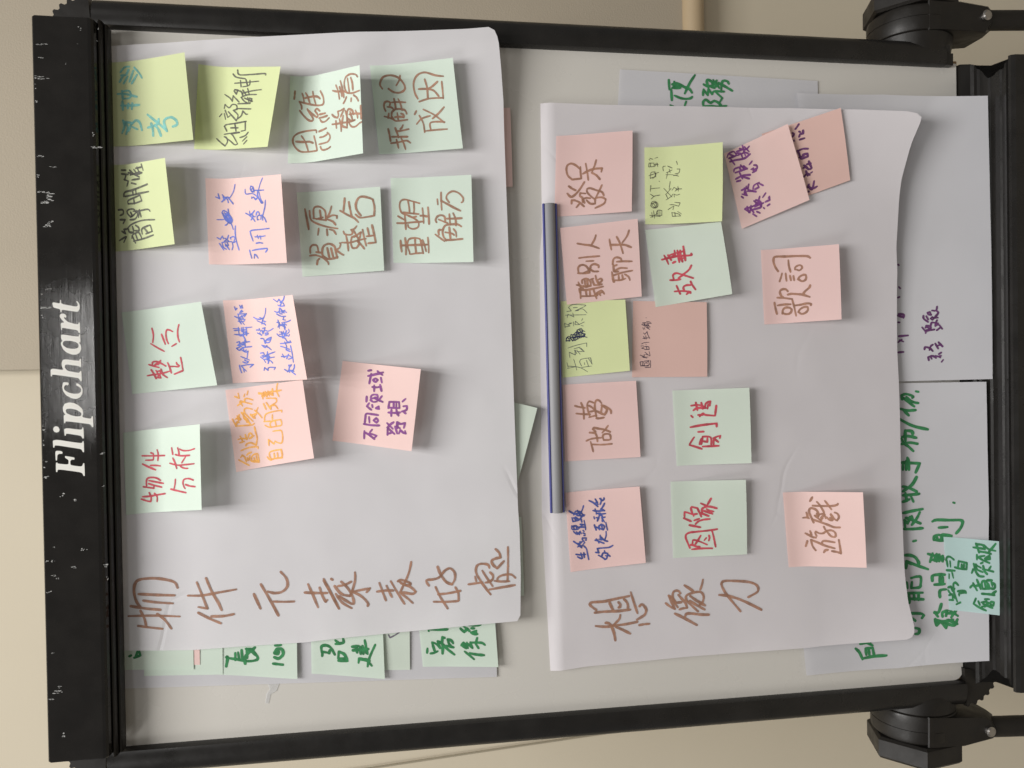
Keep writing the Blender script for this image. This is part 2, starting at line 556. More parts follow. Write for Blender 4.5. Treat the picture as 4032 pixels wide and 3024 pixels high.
# chipped scuffs along the header's upper edge
SCUFFS = [(299.4, 49.0, 1.4, 9.8), (270.3, 48.9, 2.8, 13.5), (264.1, 54.4, 7.8, 2.3), (249.6, 52.5, 2.6, 2.7), (287.5, 49.0, 0.9, 3.7), (283.4, 28.8, 1.0, 1.2), (300.8, 19.1, 1.0, 1.0), (211.8, 5.9, 1.7, 7.5), (314.9, 1.9, 1.3, 1.7), (221.8, 8.2, 5.3, 2.4), (203.0, 50.7, 1.2, 4.9), (194.0, 40.6, 0.9, 4.9), (186.0, 53.8, 2.6, 3.6), (172.1, 49.2, 1.7, 7.4), (168.2, 46.1, 7.8, 8.5), (163.5, 46.9, 2.6, 6.1), (142.9, 47.0, 2.3, 6.1), (146.3, 44.7, 2.6, 4.9), (314.2, 17.0, 2.8, 2.4), (304.2, 2.8, 1.0, 1.2), (88.8, 47.2, 0.8, 4.9), (72.4, 48.8, 1.6, 8.6), (64.5, 53.3, 4.0, 3.6), (83.8, 52.5, 1.1, 2.5), (-30.7, 54.4, 5.4, 3.4), (-44.3, 54.7, 5.4, 2.9), (-62.4, 52.8, 6.8, 3.6), (-74.5, 51.8, 2.0, 3.7), (-54.8, 6.3, 1.5, 5.0), (-94.8, 29.5, 2.8, 3.7), (-90.3, 39.7, 2.8, 3.7), (-83.5, 5.8, 1.4, 1.7), (-135.0, 47.1, 1.2, 1.7), (-138.1, 22.5, 2.1, 5.0), (-147.6, 53.3, 2.1, 4.9), (-147.3, 47.7, 2.1, 3.7), (-153.9, 55.3, 2.9, 3.7), (-153.5, 32.2, 1.3, 5.0), (-174.0, 52.0, 1.6, 4.9), (-160.0, 47.4, 1.6, 5.0), (-153.2, 4.5, 2.9, 4.5), (-162.6, 44.3, 1.2, 2.5), (-164.7, 3.7, 2.8, 1.5), (-243.9, 55.4, 4.2, 1.7), (-257.5, 45.0, 1.6, 3.0), (-267.7, 52.1, 1.7, 5.0), (-261.5, 45.7, 2.4, 7.5), (-261.4, 55.1, 8.2, 1.8), (-298.8, 42.8, 5.6, 2.9), (-227.5, 49.4, 1.0, 2.5)]
for (x, z, wx, wz) in SCUFFS:
    v, f = [], []
    for _ in range(3 + int(wz * 0.7)):
        px = x + random.uniform(-0.5, 0.5) * wx
        pz = z + random.uniform(-0.5, 0.5) * wz
        a = random.uniform(0.15, 0.6) * min(wz, 8) * 0.6
        b = random.uniform(0.1, 0.5) * min(wx, 3) * 0.5 + 0.12
        n = len(v)
        k = random.randint(5, 7)
        ring = []
        for q in range(k):
            t = 2 * math.pi * q / k
            s = random.uniform(0.6, 1.1)
            zz = min(pz + a * s * math.cos(t), 56.4 - 2.4)
            ring.append(B(px + b * s * math.sin(t), zz, 32.12))
        v += ring
        f.append(tuple(range(n, n + k)))
    mesh('scuff', v, f, M['scuff'], header, smooth=False)

# pen tray: ribbed shelf in front of the board's lower edge
def tray_half(d):
    pts = [(0, 332), (6, 331), (27, 308), (45, 311), (53, 313), (57, 317), (66, 317)]
    for (a, ha), (b, hb) in zip(pts, pts[1:]):
        if d <= b: return ha + (hb - ha) * (d - a) / (b - a)
    return 318
top = [(-849, -4), (-849.5, 2), (-859, 5), (-861, 8), (-860.2, 13), (-862.4, 14.5), (-862.6, 20), (-861.2, 21.5), (-861.2, 27), (-863.2, 28.5), (-863.4, 35), (-861.8, 36.5), (-861.8, 42), (-863.4, 43.5), (-863.4, 49), (-859.5, 51), (-858.8, 54), (-862.6, 55.5), (-862.8, 57.5), (-857.2, 58.6), (-855.6, 60.5), (-856.2, 63.2), (-860, 65)]
bot = [(-872, 66), (-876, 60), (-870, 50), (-868.5, 8), (-872, -4)]
mb = MB()
prof = top + bot
n = len(prof)
xs = [-1, -0.6, -0.2, 0.2, 0.6, 1]
v, f = [], []
for s in xs:
    for z, d in prof:
        v.append(B(s * tray_half(max(0, d)), z, d))
for k in range(len(xs) - 1):
    for i in range(n):
        j = (i + 1) % n
        f.append((k * n + i, k * n + j, (k + 1) * n + j, (k + 1) * n + i))
f.append(tuple(range(n))[::-1])
f.append(tuple((len(xs) - 1) * n + i for i in range(n)))
mb.add(v, f)
mb.build('pen_tray', M['black'], root, 20)

# swivel leg joints, screws, knobs and legs
JOINTS = [
    {'s': -1, 'x0': 358.7, 'x1': 391.9, 'zc': -809.7, 'R': 43, 'd': -30, 'poly': [(-359.8, -797.9), (-362.1, -823.2), (-364.3, -860.6), (-368.4, -870.9), (-377.4, -876.5), (-383.6, -876.8), (-388.0, -873.1), (-393.4, -839.8), (-392.9, -806.8), (-392.3, -797.6)], 'rear': [(-360.9, -815.4), (-362.4, -843.2), (-367.8, -883.6), (-373.6, -891.5), (-388.9, -896.7), (-396.1, -896.8), (-400.6, -893.0), (-406.2, -858.5), (-405.7, -824.5), (-405.1, -815.0)], 'screw': (-380.0, -869.1), 'lx': -380.6, 'lr': 10.7},
    {'s': 1, 'x0': 361.2, 'x1': 391.7, 'zc': -813.6, 'R': 43, 'd': -30, 'poly': [(361.9, -805.6), (363.1, -822.3), (362.9, -861.0), (362.3, -872.0), (373.7, -879.6), (383.5, -879.7), (389.3, -874.7), (392.8, -842.7), (392.5, -814.2), (393.3, -805.9)], 'rear': [(361.2, -823.1), (361.7, -834.3), (367.6, -887.3), (375.0, -896.2), (385.4, -900.0), (395.7, -899.9), (401.7, -894.7), (405.3, -861.5), (404.9, -832.1), (405.7, -823.6)], 'screw': (379.6, -871.9), 'lx': 379.9, 'lr': 10.3},
]
for J in JOINTS:
    s, x0, x1, zc, R, dj = J['s'], J['x0'], J['x1'], J['zc'], J['R'], J['d']
    mb = MB()
    # flared base on the rail, then the swivel drum with a parting groove
    mb.lathe_x([(s * (x0 - 24), R * 0.84), (s * (x0 - 14), R * 0.93), (s * (x0 + 0.6), R * 0.985), (s * (x0 + 1.6), R * 0.95)], zc, dj, 48)
    xm = x0 + (x1 - x0) * 0.55
    mb.lathe_x([(s * (x0 + 1.6), R * 0.95), (s * (x0 + 2.6), R * 0.985), (s * (x0 + 4), R), (s * (xm - 0.4), R), (s * (xm - 0.2), R * 0.985), (s * (xm + 0.2), R * 0.985), (s * (xm + 0.4), R),
                (s * (x1 - 5), R), (s * (x1 - 2), R * 0.98), (s * x1, R * 0.93)], zc, dj, 64)
    jo = mb.build('leg_joint', M['black_joint'], root, 30)
    # tapering socket that grips the leg, flush with the drum's front
    mb = MB()
    fr, re_ = J['poly'], J['rear']
    n = len(fr)
    cx, cz = sum(p[0] for p in fr) / n, sum(p[1] for p in fr) / n
    rings = [[B(x, z, dj - 8) for x, z in re_], [B(x, z, dj + R - 24) for x, z in re_], [B(x, z, dj + R - 1.8) for x, z in fr],
             [B(cx + (x - cx) * 0.975, cz + (z - cz) * 0.975, dj + R - 0.5) for x, z in fr]]
    mb.add([p for r in rings for p in r],
           [(k * n + i, k * n + (i + 1) % n, (k + 1) * n + (i + 1) % n, (k + 1) * n + i) for k in range(3) for i in range(n)]
           + [tuple(range(n))[::-1], tuple(3 * n + i for i in range(n))])
    so = mb.build('leg_socket', M['black_joint'], jo, 30)
    mb = MB()
    c = B(J['screw'][0], J['screw'][1], dj + R - 0.8)
    mb.tube(c, c + Vector((0, -0.0026, 0)), 0.0056, 28, 0.0054)
    mb.tube(c + Vector((0, -0.0026, 0)), c + Vector((0, -0.0036, 0)), 0.0050, 28, 0.0036)
    mb.build('screw', M['steel'], jo, 30)
    # hexagonal clamping knob
    mb = MB()
    kx = x1 + 1.0
    mb.lathe_x([(s * (x1 - 2), R * 0.55), (s * (kx + 2), R * 0.55)], zc, dj, 32)
    v, f = [], []
    RK = R * 1.12
    for x, k_ in ((kx, 0.93), (kx + 2.5, 1.0), (kx + 20, 1.0), (kx + 23, 0.94)):
        for k in range(6):
            t = 2 * math.pi * (k + 0.32) / 6
            v.append(B(s * x, zc + RK * k_ * math.sin(t), dj + RK * k_ * math.cos(t)))
    for q in range(3):
        for k in range(6):
            f.append((q * 6 + k, q * 6 + (k + 1) % 6, (q + 1) * 6 + (k + 1) % 6, (q + 1) * 6 + k))
    f.append(tuple(range(6))[::-1])
    f.append(tuple(18 + k for k in range(6)))
    mb.add(v, f)
    mb.build('knob', M['black_joint'], jo, 30)
    mb = MB()
    p0 = B(J['lx'], J['screw'][1] + 25, dj + R - 15)
    p1 = B(J['lx'] + s * 20, -1747, 60)
    mb.tube(p0, p1, J['lr'] / 1000.0, 28)
    leg = mb.build('leg', M['black_joint'], root)
    mb = MB()
    mb.tube(p1 + (p0 - p1).normalized() * 0.05, p1, 0.0135, 24, 0.015)
    mb.build('foot', M['black_joint'], leg)
mb = MB()
p0, p1 = B(296, -835, -30), B(80, -1747, -720 if WALL_D < -760 else WALL_D + 60)
mb.tube(p0, p1, 0.0115, 24)
leg = mb.build('leg', M['black_joint'], root)
mb = MB()
mb.tube(p1 + (p0 - p1).normalized() * 0.05, p1, 0.0135, 24, 0.015)
mb.build('foot', M['black_joint'], leg)
mb = MB()
mb.box(-305, 305, -866, -846, -30, -9.5, 2)
mb.build('cross_bar', M['black_joint'], root)

# ------------------------------------------------------------------ paper surfaces (depth in mm in front of the board)


def cl(t, a=0.0, b=1.0):
    return max(a, min(b, t))


TOP0, TOPK = -394.65, 0.00251          # line of the lower sheet's top edge


def d_up(x, z):
    u = cl(-z / 385.0, 0, 1.1)
    c = cl((x - 190) / 130.0) ** 2 * cl((u - 0.62) / 0.4) ** 1.5
    k = cl((-x - 180) / 130.0) ** 2 * cl((u - 0.6) / 0.4) ** 1.5
    e = cl((x - 225) / 95.0) ** 2 * cl((u - 0.12) / 0.45)
    return 5.6 + 8.0 * u ** 1.7 + 9.0 * c + 6.0 * k + 8.0 * e


def d_lo(x, z):
    v = cl((-z - 400) / 385.0, 0, 1.1)
    c = cl((x - 30) / 245.0) ** 2 * cl((v - 0.5) / 0.5) ** 1.6
    k = cl((-x - 110) / 210.0) ** 2 * cl((v - 0.72) / 0.28) ** 1.6
    fold_edge = cl((TOP0 + TOPK * x - z) / 8.5)
    return 1.6 + 3.9 * fold_edge + 13.0 * v ** 2 + 26.0 * c + 20.0 * k


def d_ps(x, z):
    return 25.0 * cl((-z - 700) / 155.0, 0, 1.15) ** 2


DEPTH = {'UP': d_up, 'LO': d_lo, 'WB': lambda x, z: 0.0,
         'BK': lambda x, z: 1.6, 'PA': lambda x, z: 1.3 + 0.2 * d_ps(x, z),
         'PB': lambda x, z: 3.6 + d_ps(x, z), 'PC': lambda x, z: 2.6 + d_ps(x, z)}


def wr(x, z, seed, amp):
    """slow waviness of a hanging sheet"""
    p = Vector((x * 0.006, z * 0.006, seed))
    q = Vector((x * 0.016, z * 0.016, seed + 5))
    return amp * (noise.noise(p) + 0.45 * noise.noise(q))


WAVE = {'UP': (1.0, 1.3), 'LO': (9.0, 1.5), 'BK': (4.0, 0.15), 'PA': (5.0, 0.2), 'PB': (6.0, 0.5), 'PC': (7.0, 0.4), 'WB': (0, 0.0)}


def depth(sid, x, z):
    s, a = WAVE[sid]
    w = wr(x, z, s, a) * cl((abs(z - 5)) / 90.0) if a else 0.0
    return DEPTH[sid](x, z) + w


def sheet_mesh(name, sid, edges, nx, nz, mat, parent=None):
    """Coons patch over four edge curves (each a list of (x, z) in mm): top L-R, right T-B, bottom L-R, left T-B"""
    def at(poly, t):
        ls = [math.hypot(b[0] - a[0], b[1] - a[1]) for a, b in zip(poly, poly[1:])]
        tot = sum(ls)
        s = t * tot
        for (a, b), l in zip(zip(poly, poly[1:]), ls):
            if s <= l or l == ls[-1] and b is poly[-1]:
                k = cl(s / l) if l else 0
                return (a[0] + (b[0] - a[0]) * k, a[1] + (b[1] - a[1]) * k)
            s -= l
        return poly[-1]
    T, R, Bm, Lf = edges
    c00, c10, c01, c11 = T[0], T[-1], Bm[0], Bm[-1]
    v, f = [], []
    for j in range(nz + 1):
        t = j / nz
        l, r = at(Lf, t), at(R, t)
        for i in range(nx + 1):
            s = i / nx
            a, b = at(T, s), at(Bm, s)
            p = []
            for k in (0, 1):
                p.append((1 - t) * a[k] + t * b[k] + (1 - s) * l[k] + s * r[k]
                         - ((1 - s) * (1 - t) * c00[k] + s * (1 - t) * c10[k] + (1 - s) * t * c01[k] + s * t * c11[k]))
            v.append(B(p[0], p[1], depth(sid, p[0], p[1])))
    for j in range(nz):
        for i in range(nx):
            a = j * (nx + 1) + i
            f.append((a, a + nx + 1, a + nx + 2, a + 1))
    return mesh(name, v, f, mat, parent)


# ---- handwriting: a stroke is a list of points; the ribbon is laid on the surface by 'place'
def smooth_stroke(pts, step):
    if len(pts) == 2:
        out = list(pts)
    else:
        out = []
        n = len(pts)
        for i in range(n - 1):
            p0, p1, p2, p3 = pts[max(0, i - 1)], pts[i], pts[i + 1], pts[min(n - 1, i + 2)]
            for k in range(6):
                t = k / 6
                out.append(tuple(0.5 * (2 * p1[c] + (p2[c] - p0[c]) * t + (2 * p0[c] - 5 * p1[c] + 4 * p2[c] - p3[c]) * t * t
                                        + (3 * p1[c] - p0[c] - 3 * p2[c] + p3[c]) * t ** 3) for c in (0, 1)))
        out.append(pts[-1])
    res = [out[0]]
    for a, b in zip(out, out[1:]):
        d = math.hypot(b[0] - a[0], b[1] - a[1])
        k = max(1, int(d / step))
        for q in range(1, k + 1):
            res.append((a[0] + (b[0] - a[0]) * q / k, a[1] + (b[1] - a[1]) * q / k))
    return res


def split_corners(pts):
    runs, cur = [], [pts[0]]
    for i in range(1, len(pts)):
        cur.append(pts[i])
        if i < len(pts) - 1:
            ax, ay = pts[i][0] - pts[i - 1][0], pts[i][1] - pts[i - 1][1]
            bx, by = pts[i + 1][0] - pts[i][0], pts[i + 1][1] - pts[i][1]
            la, lb = math.hypot(ax, ay), math.hypot(bx, by)
            if la > 0 and lb > 0 and (ax * bx + ay * by) / la / lb < 0.15:
                runs.append(cur)
                cur = [pts[i]]
    runs.append(cur)
    return runs


def ribbons(strokes, width, place, step=1.3):
    """strokes in mm of the surface's own plane; place(x, y, lift) -> world"""
    v, f = [], []
    lift = 0.16
    for st in strokes:
        for run in split_corners(st):
            if len(run) < 2: continue
            p = smooth_stroke(run, step)
            if len(p) < 2: continue
            lift = 0.16 + (lift + 0.011 - 0.16) % 0.16
            n = len(p)
            w0 = width * random.uniform(0.84, 1.1) * 0.5
            ph = random.uniform(0, 6)
            tang = []
            for i in range(n):
                a, b = p[max(0, i - 1)], p[min(n - 1, i + 1)]
                l = math.hypot(b[0] - a[0], b[1] - a[1]) or 1e-6
                tang.append(((b[0] - a[0]) / l, (b[1] - a[1]) / l))
            left, right = [], []
            for i in range(n):
                hw = w0 * (1 + 0.09 * math.sin(i * 0.45 + ph) + 0.05 * math.sin(i * 1.3 + 2 * ph))
                e = min(i, n - 1 - i) / max(1, n - 1)
                hw *= 0.86 + 0.14 * cl(e * 6)
                tx, ty = tang[i]
                left.append((p[i][0] - ty * hw, p[i][1] + tx * hw))
                right.append((p[i][0] + ty * hw, p[i][1] - tx * hw))
            base = len(v)
            for a, b in zip(left, right):
                v.append(place(a[0], a[1], lift))
                v.append(place(b[0], b[1], lift))
            for i in range(n - 1):
                f.append((base + 2 * i, base + 2 * i + 1, base + 2 * i + 3, base + 2 * i + 2))
            for i, sg in ((0, -1), (n - 1, 1)):
                tx, ty = tang[i]
                a, b = left[i], right[i]
                hw = math.hypot(a[0] - b[0], a[1] - b[1]) / 2
                arc = []
                for k in range(1, 5):
                    t = math.pi * k / 5
                    c, s_ = math.cos(t) * hw, math.sin(t) * hw * sg
                    arc.append(place(p[i][0] - ty * c + tx * s_, p[i][1] + tx * c + ty * s_, lift))
                n0 = len(v)
                v += arc
                f.append((base + 2 * i,) + tuple(range(n0, n0 + 4)) + (base + 2 * i + 1,))
    return v, f


def unpack(txt):
    out = []
    for s in txt.split(';'):
        q = [int(k) for k in s.split()]
        out.append([(q[i] / 10.0, q[i + 1] / 10.0) for i in range(0, len(q), 2)])
    return out


def write_on(parent, name, sid, ink_name, width, txt):
    v, f = ribbons(unpack(txt), width, lambda x, z, l: B(x, z, depth(sid, x, z) + 0.12 + l), 2.0)
    return mesh(name, v, f, M['ink_' + ink_name], parent, smooth=False)


# ------------------------------------------------------------------ loose sheets
SHEETS = [
    ('BK', 'white sheet mostly hidden behind the upper sheet, carrying mint notes with green writing', [[[-2742, 20], [2550, 20]], [[2550, 20], [2550, -3459]], [[-2881, -3419], [2550, -3459]], [[-2742, 20], [-2881, -3419]]]),
    ('PA', 'white sheet with green writing peeking out at the lower sheet’s upper right edge', [[[2574, -4713], [3113, -4753]], [[3113, -4753], [3080, -6870]], [[2482, -6871], [3080, -6870]], [[2574, -4713], [2482, -6871]]]),
    ('PC', 'white sheet with two lines of green writing hanging over the pen tray’s left part', [[[-3097, -6662], [-2805, -6633], [-67, -6525]], [[-67, -6525], [-71, -7722], [-68, -8558]], [[-2981, -8563], [-1908, -8561], [-1424, -8572], [-68, -8558]], [[-3097, -6662], [-3073, -7676], [-2981, -8563]]]),
    ('PB', 'white sheet with purple writing hanging over the right part of the pen tray', [[[-71, -7034], [2938, -6624]], [[2938, -6624], [2946, -7569], [2888, -8588]], [[-40, -8608], [1234, -8606], [1965, -8598], [2888, -8588]], [[-71, -7034], [-51, -7700], [-40, -8608]]]),
    ('UP', 'large upper white sheet with seven brown title characters, clamped under the header', [[[-2377, 30], [3108, 30]], [[3108, 30], [3107, 45], [3136, -213], [3192, -774], [3237, -1326], [3287, -2044], [3318, -2655], [3345, -3188], [3364, -3412]], [[-2305, -3612], [-2253, -3643], [-1849, -3655], [-1429, -3650], [-1220, -3638], [-561, -3623], [186, -3608], [707, -3598], [1228, -3587], [1345, -3584], [2057, -3568], [2709, -3552], [2984, -3530], [3218, -3504], [3290, -3488], [3341, -3463], [3364, -3412]], [[-2377, 30], [-2369, 156], [-2380, -16], [-2396, -256], [-2412, -580], [-2404, -1075], [-2403, -1607], [-2380, -1937], [-2349, -2662], [-2320, -3253], [-2305, -3612]]]),
    ('LO', 'large lower white sheet with three brown title characters and curled bottom corners', [[[-2857, -3954], [-2045, -3920], [-1324, -3893], [-1189, -3895], [184, -3901], [1247, -3909], [1489, -3936], [1944, -3936], [2743, -3940]], [[2743, -3940], [2738, -4569], [2746, -5380], [2748, -5863], [2741, -6495], [2707, -7177], [2670, -7618], [2646, -7714]], [[-2706, -7640], [-2673, -7712], [-2604, -7726], [-2511, -7715], [-2324, -7682], [-2041, -7666], [-1565, -7667], [-1375, -7658], [-509, -7651], [-29, -7641], [291, -7631], [1086, -7628], [1336, -7605], [1802, -7608], [2000, -7619], [2360, -7690], [2600, -7769], [2646, -7714]], [[-2857, -3954], [-2826, -4329], [-2814, -4804], [-2795, -5304], [-2785, -5954], [-2771, -6580], [-2736, -7257], [-2706, -7640]]]),
]
SHEET_INK = [
    ('UP', 'brown', 2.48, '-2065 -39 -2074 -263 -2094 -485;-2159 -121 -2180 -221 -2199 -331;-2022 -144 -2095 -176 -2174 -192;-2059 -288 -2120 -356 -2201 -409;-1975 -62 -2003 -184 -2023 -315;-1986 -142 -1921 -106 -1821 -92 -1745 -123 -1729 -230 -1743 -350 -1776 -444 -1827 -470;-1868 -131 -1884 -280 -1897 -442;-1930 -170 -1952 -279 -1970 -427;-1905 -561 -1910 -686 -1889 -837 -1869 -989;-1786 -641 -1910 -686 -2034 -731 -2015 -650;-1752 -723 -1886 -775 -1975 -824 -2055 -857;-2068 -649 -2128 -750 -2177 -848;-2108 -764 -2110 -874 -2097 -964;-1920 -1147 -1994 -1177 -2060 -1204;-1834 -1211 -1985 -1292 -2134 -1365;-2001 -1320 -2009 -1417 -2011 -1509;-1727 -1392 -1790 -1442 -1863 -1451 -1912 -1405 -1923 -1335 -1905 -1272;-1932 -1609 -1942 -1708 -1947 -1814;-1854 -1639 -1970 -1686 -2077 -1727;-1892 -1744 -1967 -1768 -2029 -1798 -2013 -1813;-1829 -1781 -1941 -1843 -2098 -1918'),
    ('UP', 'brown', 2.55, '-1816 -1854 -1824 -1864;-1885 -1883 -1961 -1943 -1986 -2024 -1925 -2051;-1959 -1892 -2045 -1952 -2102 -2037;-1847 -1945 -1912 -2005 -1987 -2045 -2051 -2059 -2060 -2038 -2026 -1983 -1981 -1922;-1887 -1914 -1879 -1975 -1851 -2037;-1764 -2074 -1842 -2073 -1940 -2045;-1946 -2051 -1934 -2128 -1922 -2210 -1957 -2179;-1951 -2056 -1992 -2127 -2058 -2187 -2089 -2187;-1813 -1783 -1957 -1851 -2101 -1920;-1957 -2277 -1950 -2354 -1954 -2427;-1874 -2299 -1960 -2328 -2045 -2358;-1904 -2365 -1963 -2390 -2016 -2415;-1864 -2407 -1977 -2468 -2088 -2533;-1688 -2603 -1803 -2575 -1973 -2494;-1867 -2475 -1858 -2511 -1888 -2584 -1909 -2589 -1907 -2542 -1867 -2480;-1889 -2500 -1930 -2593 -1975 -2640 -1995 -2613 -1980 -2530 -1978 -2494;-1989 -2504 -2034 -2560 -2084 -2612;-1747 -2853 -1817 -2878 -1893 -2929 -1922 -2987 -1876 -3014 -1812 -3015 -1768 -2974 -1787 -2921 -1848 -2867 -1866 -2804 -1869 -2751 -1890 -2746 -1923 -2766;-1939 -2829 -2039 -2874 -2150 -2941;-2080 -2809 -2086 -2926 -2084 -3042;-2011 -2854 -2005 -2949 -1987 -3065;-1950 -3018 -2005 -3044 -2079 -3048;-1928 -3146 -1922 -3215 -1915 -3279;-1855 -3210 -1901 -3220;-1779 -3350 -1747 -3335 -1736 -3271 -1758 -3228 -1822 -3222 -1909 -3268 -1986 -3320 -2035 -3357;-1801 -3280 -1880 -3327 -1957 -3379;-1919 -3308 -1912 -3348 -1887 -3380 -1850 -3381 -1822 -3355;-1987 -3347 -1971 -3470 -1956 -3593;-1906 -3396 -1915 -3460 -1916 -3540;-1905 -3423 -1874 -3434 -1854 -3482 -1852 -3558 -1886 -3600;-1584 -3532 -1739 -3531 -1915 -3522;-1600 -3412 -1639 -3448 -1682 -3458 -1691 -3410 -1711 -3373 -1754 -3388 -1786 -3425 -1721 -3490'),
    ('LO', 'brown', 2.73, '-2428 -4410 -2442 -4515 -2436 -4606 -2429 -4717 -2413 -4837;-2403 -4511 -2409 -4543 -2434 -4574;-2333 -4663 -2371 -4653 -2409 -4616 -2438 -4579;-2447 -4574 -2511 -4596 -2584 -4609;-2450 -4615 -2480 -4679 -2526 -4763;-2294 -4403 -2290 -4499 -2293 -4627 -2286 -4765;-2268 -4417 -2225 -4363 -2206 -4354 -2190 -4377 -2188 -4500 -2168 -4629 -2150 -4756;-2204 -4555 -2245 -4572 -2278 -4589;-2205 -4646 -2228 -4665 -2250 -4660 -2258 -4646;-2176 -4702 -2205 -4729 -2241 -4743 -2277 -4742;-2113 -4774 -2209 -4803 -2326 -4840;-2257 -4862 -2240 -4886 -2255 -4908 -2297 -4931 -2341 -4917 -2370 -4874 -2390 -4833;-2446 -4857 -2441 -4901 -2438 -4961;-2240 -5134 -2273 -5173 -2303 -5227 -2229 -5192 -2165 -5165 -2194 -5202 -2241 -5239;-2287 -5257 -2231 -5220 -2185 -5207 -2135 -5212 -2119 -5240 -2124 -5268 -2148 -5287;-2240 -5229 -2239 -5295;-2162 -5266 -2208 -5304 -2246 -5337 -2297 -5355 -2301 -5313 -2310 -5275;-2069 -5330 -2103 -5381 -2132 -5422;-2019 -5523 -2073 -5512 -2122 -5493;-2339 -5467 -2281 -5406 -2229 -5356 -2192 -5342 -2165 -5361 -2146 -5427 -2142 -5483 -2159 -5516 -2201 -5529 -2250 -5515 -2276 -5482;-2180 -5389 -2229 -5454 -2283 -5542;-2230 -5384 -2274 -5453 -2324 -5537;-2349 -5226 -2404 -5330 -2477 -5453;-2382 -5332 -2357 -5349 -2358 -5405 -2372 -5490 -2378 -5579;-2183 -5692 -2195 -5775 -2227 -5878 -2278 -5991 -2354 -6133;-2361 -5914 -2271 -5840 -2176 -5765 -2101 -5724 -2060 -5720 -2043 -5758 -2048 -5862 -2063 -5994 -2089 -6070 -2128 -6102 -2173 -6088 -2219 -5997'),
    ('PB', 'darkpurple', 2.39, '253 -7693 257 -7749;358 -7694 389 -7734;422 -7702 429 -7798;382 -7710 365 -7750;568 -7696 567 -7712;656 -7705 647 -7752 615 -7752;640 -7697 623 -7736;826 -7698 833 -7714;938 -7708 922 -7723;1172 -7703 1164 -7710'),
    ('PC', 'green', 3.21, '-158 -7877 -163 -7902;-240 -7737 -198 -7730 -185 -7779 -208 -7844 -225 -7841;-223 -7746 -317 -7860;-215 -7779 -267 -7844 -281 -7900;-340 -7720 -358 -7794 -354 -7872;-358 -7753 -409 -7802;-450 -7714 -519 -7841 -559 -7994;-635 -7733 -627 -7791 -645 -7876;-627 -7758 -568 -7767 -577 -7833 -611 -7840;-585 -7767 -677 -7766;-652 -7725 -685 -7741;-710 -7724 -695 -7807 -709 -7888;-702 -7749 -737 -7798 -785 -7847;-904 -7731 -908 -7789 -915 -7911 -1010 -7869;-980 -7738 -921 -7739;-980 -7771 -888 -7772;-981 -7801 -871 -7797;-854 -7786 -922 -7788;-1058 -7877 -1141 -7827 -1207 -7736;-1157 -7737 -1174 -7802 -1209 -7875;-1249 -7736 -1245 -7802 -1235 -7900;-1224 -7761 -1309 -7776;-1242 -7810 -1318 -7842;-1317 -7735 -1292 -7801;-1435 -7737 -1414 -7833 -1395 -7934;-1428 -7906 -1495 -7873 -1562 -7823;-1486 -7766 -1512 -7832 -1546 -7910;-1528 -7791 -1478 -7808;-1470 -7824 -1529 -7840;-1511 -7750 -1545 -7782;-1604 -7745 -1605 -7831 -1597 -7932;-1511 -7750 -1604 -7757'),
    ('PC', 'green', 3.24, '-1328 -8238 -1332 -8249'),
    ('PC', 'green', 3.25, '-1527 -8033 -1511 -8073 -1513 -8203 -1513 -8305 -1538 -8324 -1594 -8305 -1650 -8263;-1592 -8096 -1585 -8179;-1721 -8045 -1679 -8052 -1672 -8111 -1728 -8130 -1721 -8051;-1686 -8071 -1721 -8084;-1665 -8130 -1678 -8215;-1707 -8111 -1665 -8176;-1734 -7837 -1727 -7864;-1881 -7746 -1881 -7801 -1903 -7855 -1959 -7889 -1981 -7882;-2015 -7759 -1944 -7766 -1987 -7868 -2030 -7982;-1944 -7766 -1973 -7814;-1868 -7984 -1890 -8056 -1910 -8135;-1953 -8003 -1862 -8030;-1939 -8049 -1869 -8070;-1918 -8069 -1946 -8069;-1946 -8095 -1875 -8096;-1946 -8128 -1889 -8128;-1932 -8016 -1924 -8135;-2150 -8025 -2100 -8028 -2086 -8081 -2086 -8146;-2192 -8047 -2184 -8145;-2107 -8100 -2184 -8100;-2114 -8127 -2184 -8126;-2325 -8098 -2255 -8099 -2240 -8158;-2121 -7812 -2107 -7867 -2114 -7908 -2185 -7907 -2220 -7893 -2226 -7811 -2163 -7819;-2169 -7764 -2226 -7770;-2282 -7763 -2276 -7926;-2381 -7789 -2296 -7786;-2339 -7783 -2347 -7932;-2290 -7838 -2353 -7844;-2290 -7886 -2354 -7885;-2494 -7802 -2497 -7904 -2516 -7937 -2544 -7917;-2550 -7822 -2572 -7849;-2649 -7848 -2664 -7889 -2706 -7882 -2713 -7848;-2395 -8111 -2480 -8084 -2487 -8044;-2480 -8044 -2529 -8077;-2558 -8050 -2621 -8063 -2578 -8103 -2648 -8154 -2563 -8168;-2565 -8050 -2578 -8129 -2562 -8220;-2529 -8123 -2486 -8123 -2465 -8169 -2521 -8156;-2464 -8195 -2519 -8271;-2449 -8259 -2535 -8207;-2563 -8181 -2604 -8264;-2592 -8142 -2618 -8232 -2554 -8265;-2493 -8169 -2492 -8246'),
    ('PC', 'green', 3.2, '-2966 -7287 -2891 -7254 -2849 -7212;-2958 -7287 -2939 -7413 -2935 -7545;-2919 -7329 -2854 -7322 -2849 -7397 -2931 -7413;-2802 -7263 -2797 -7331 -2824 -7397;-2799 -7373 -2816 -7389;-2863 -7355 -2929 -7363'),
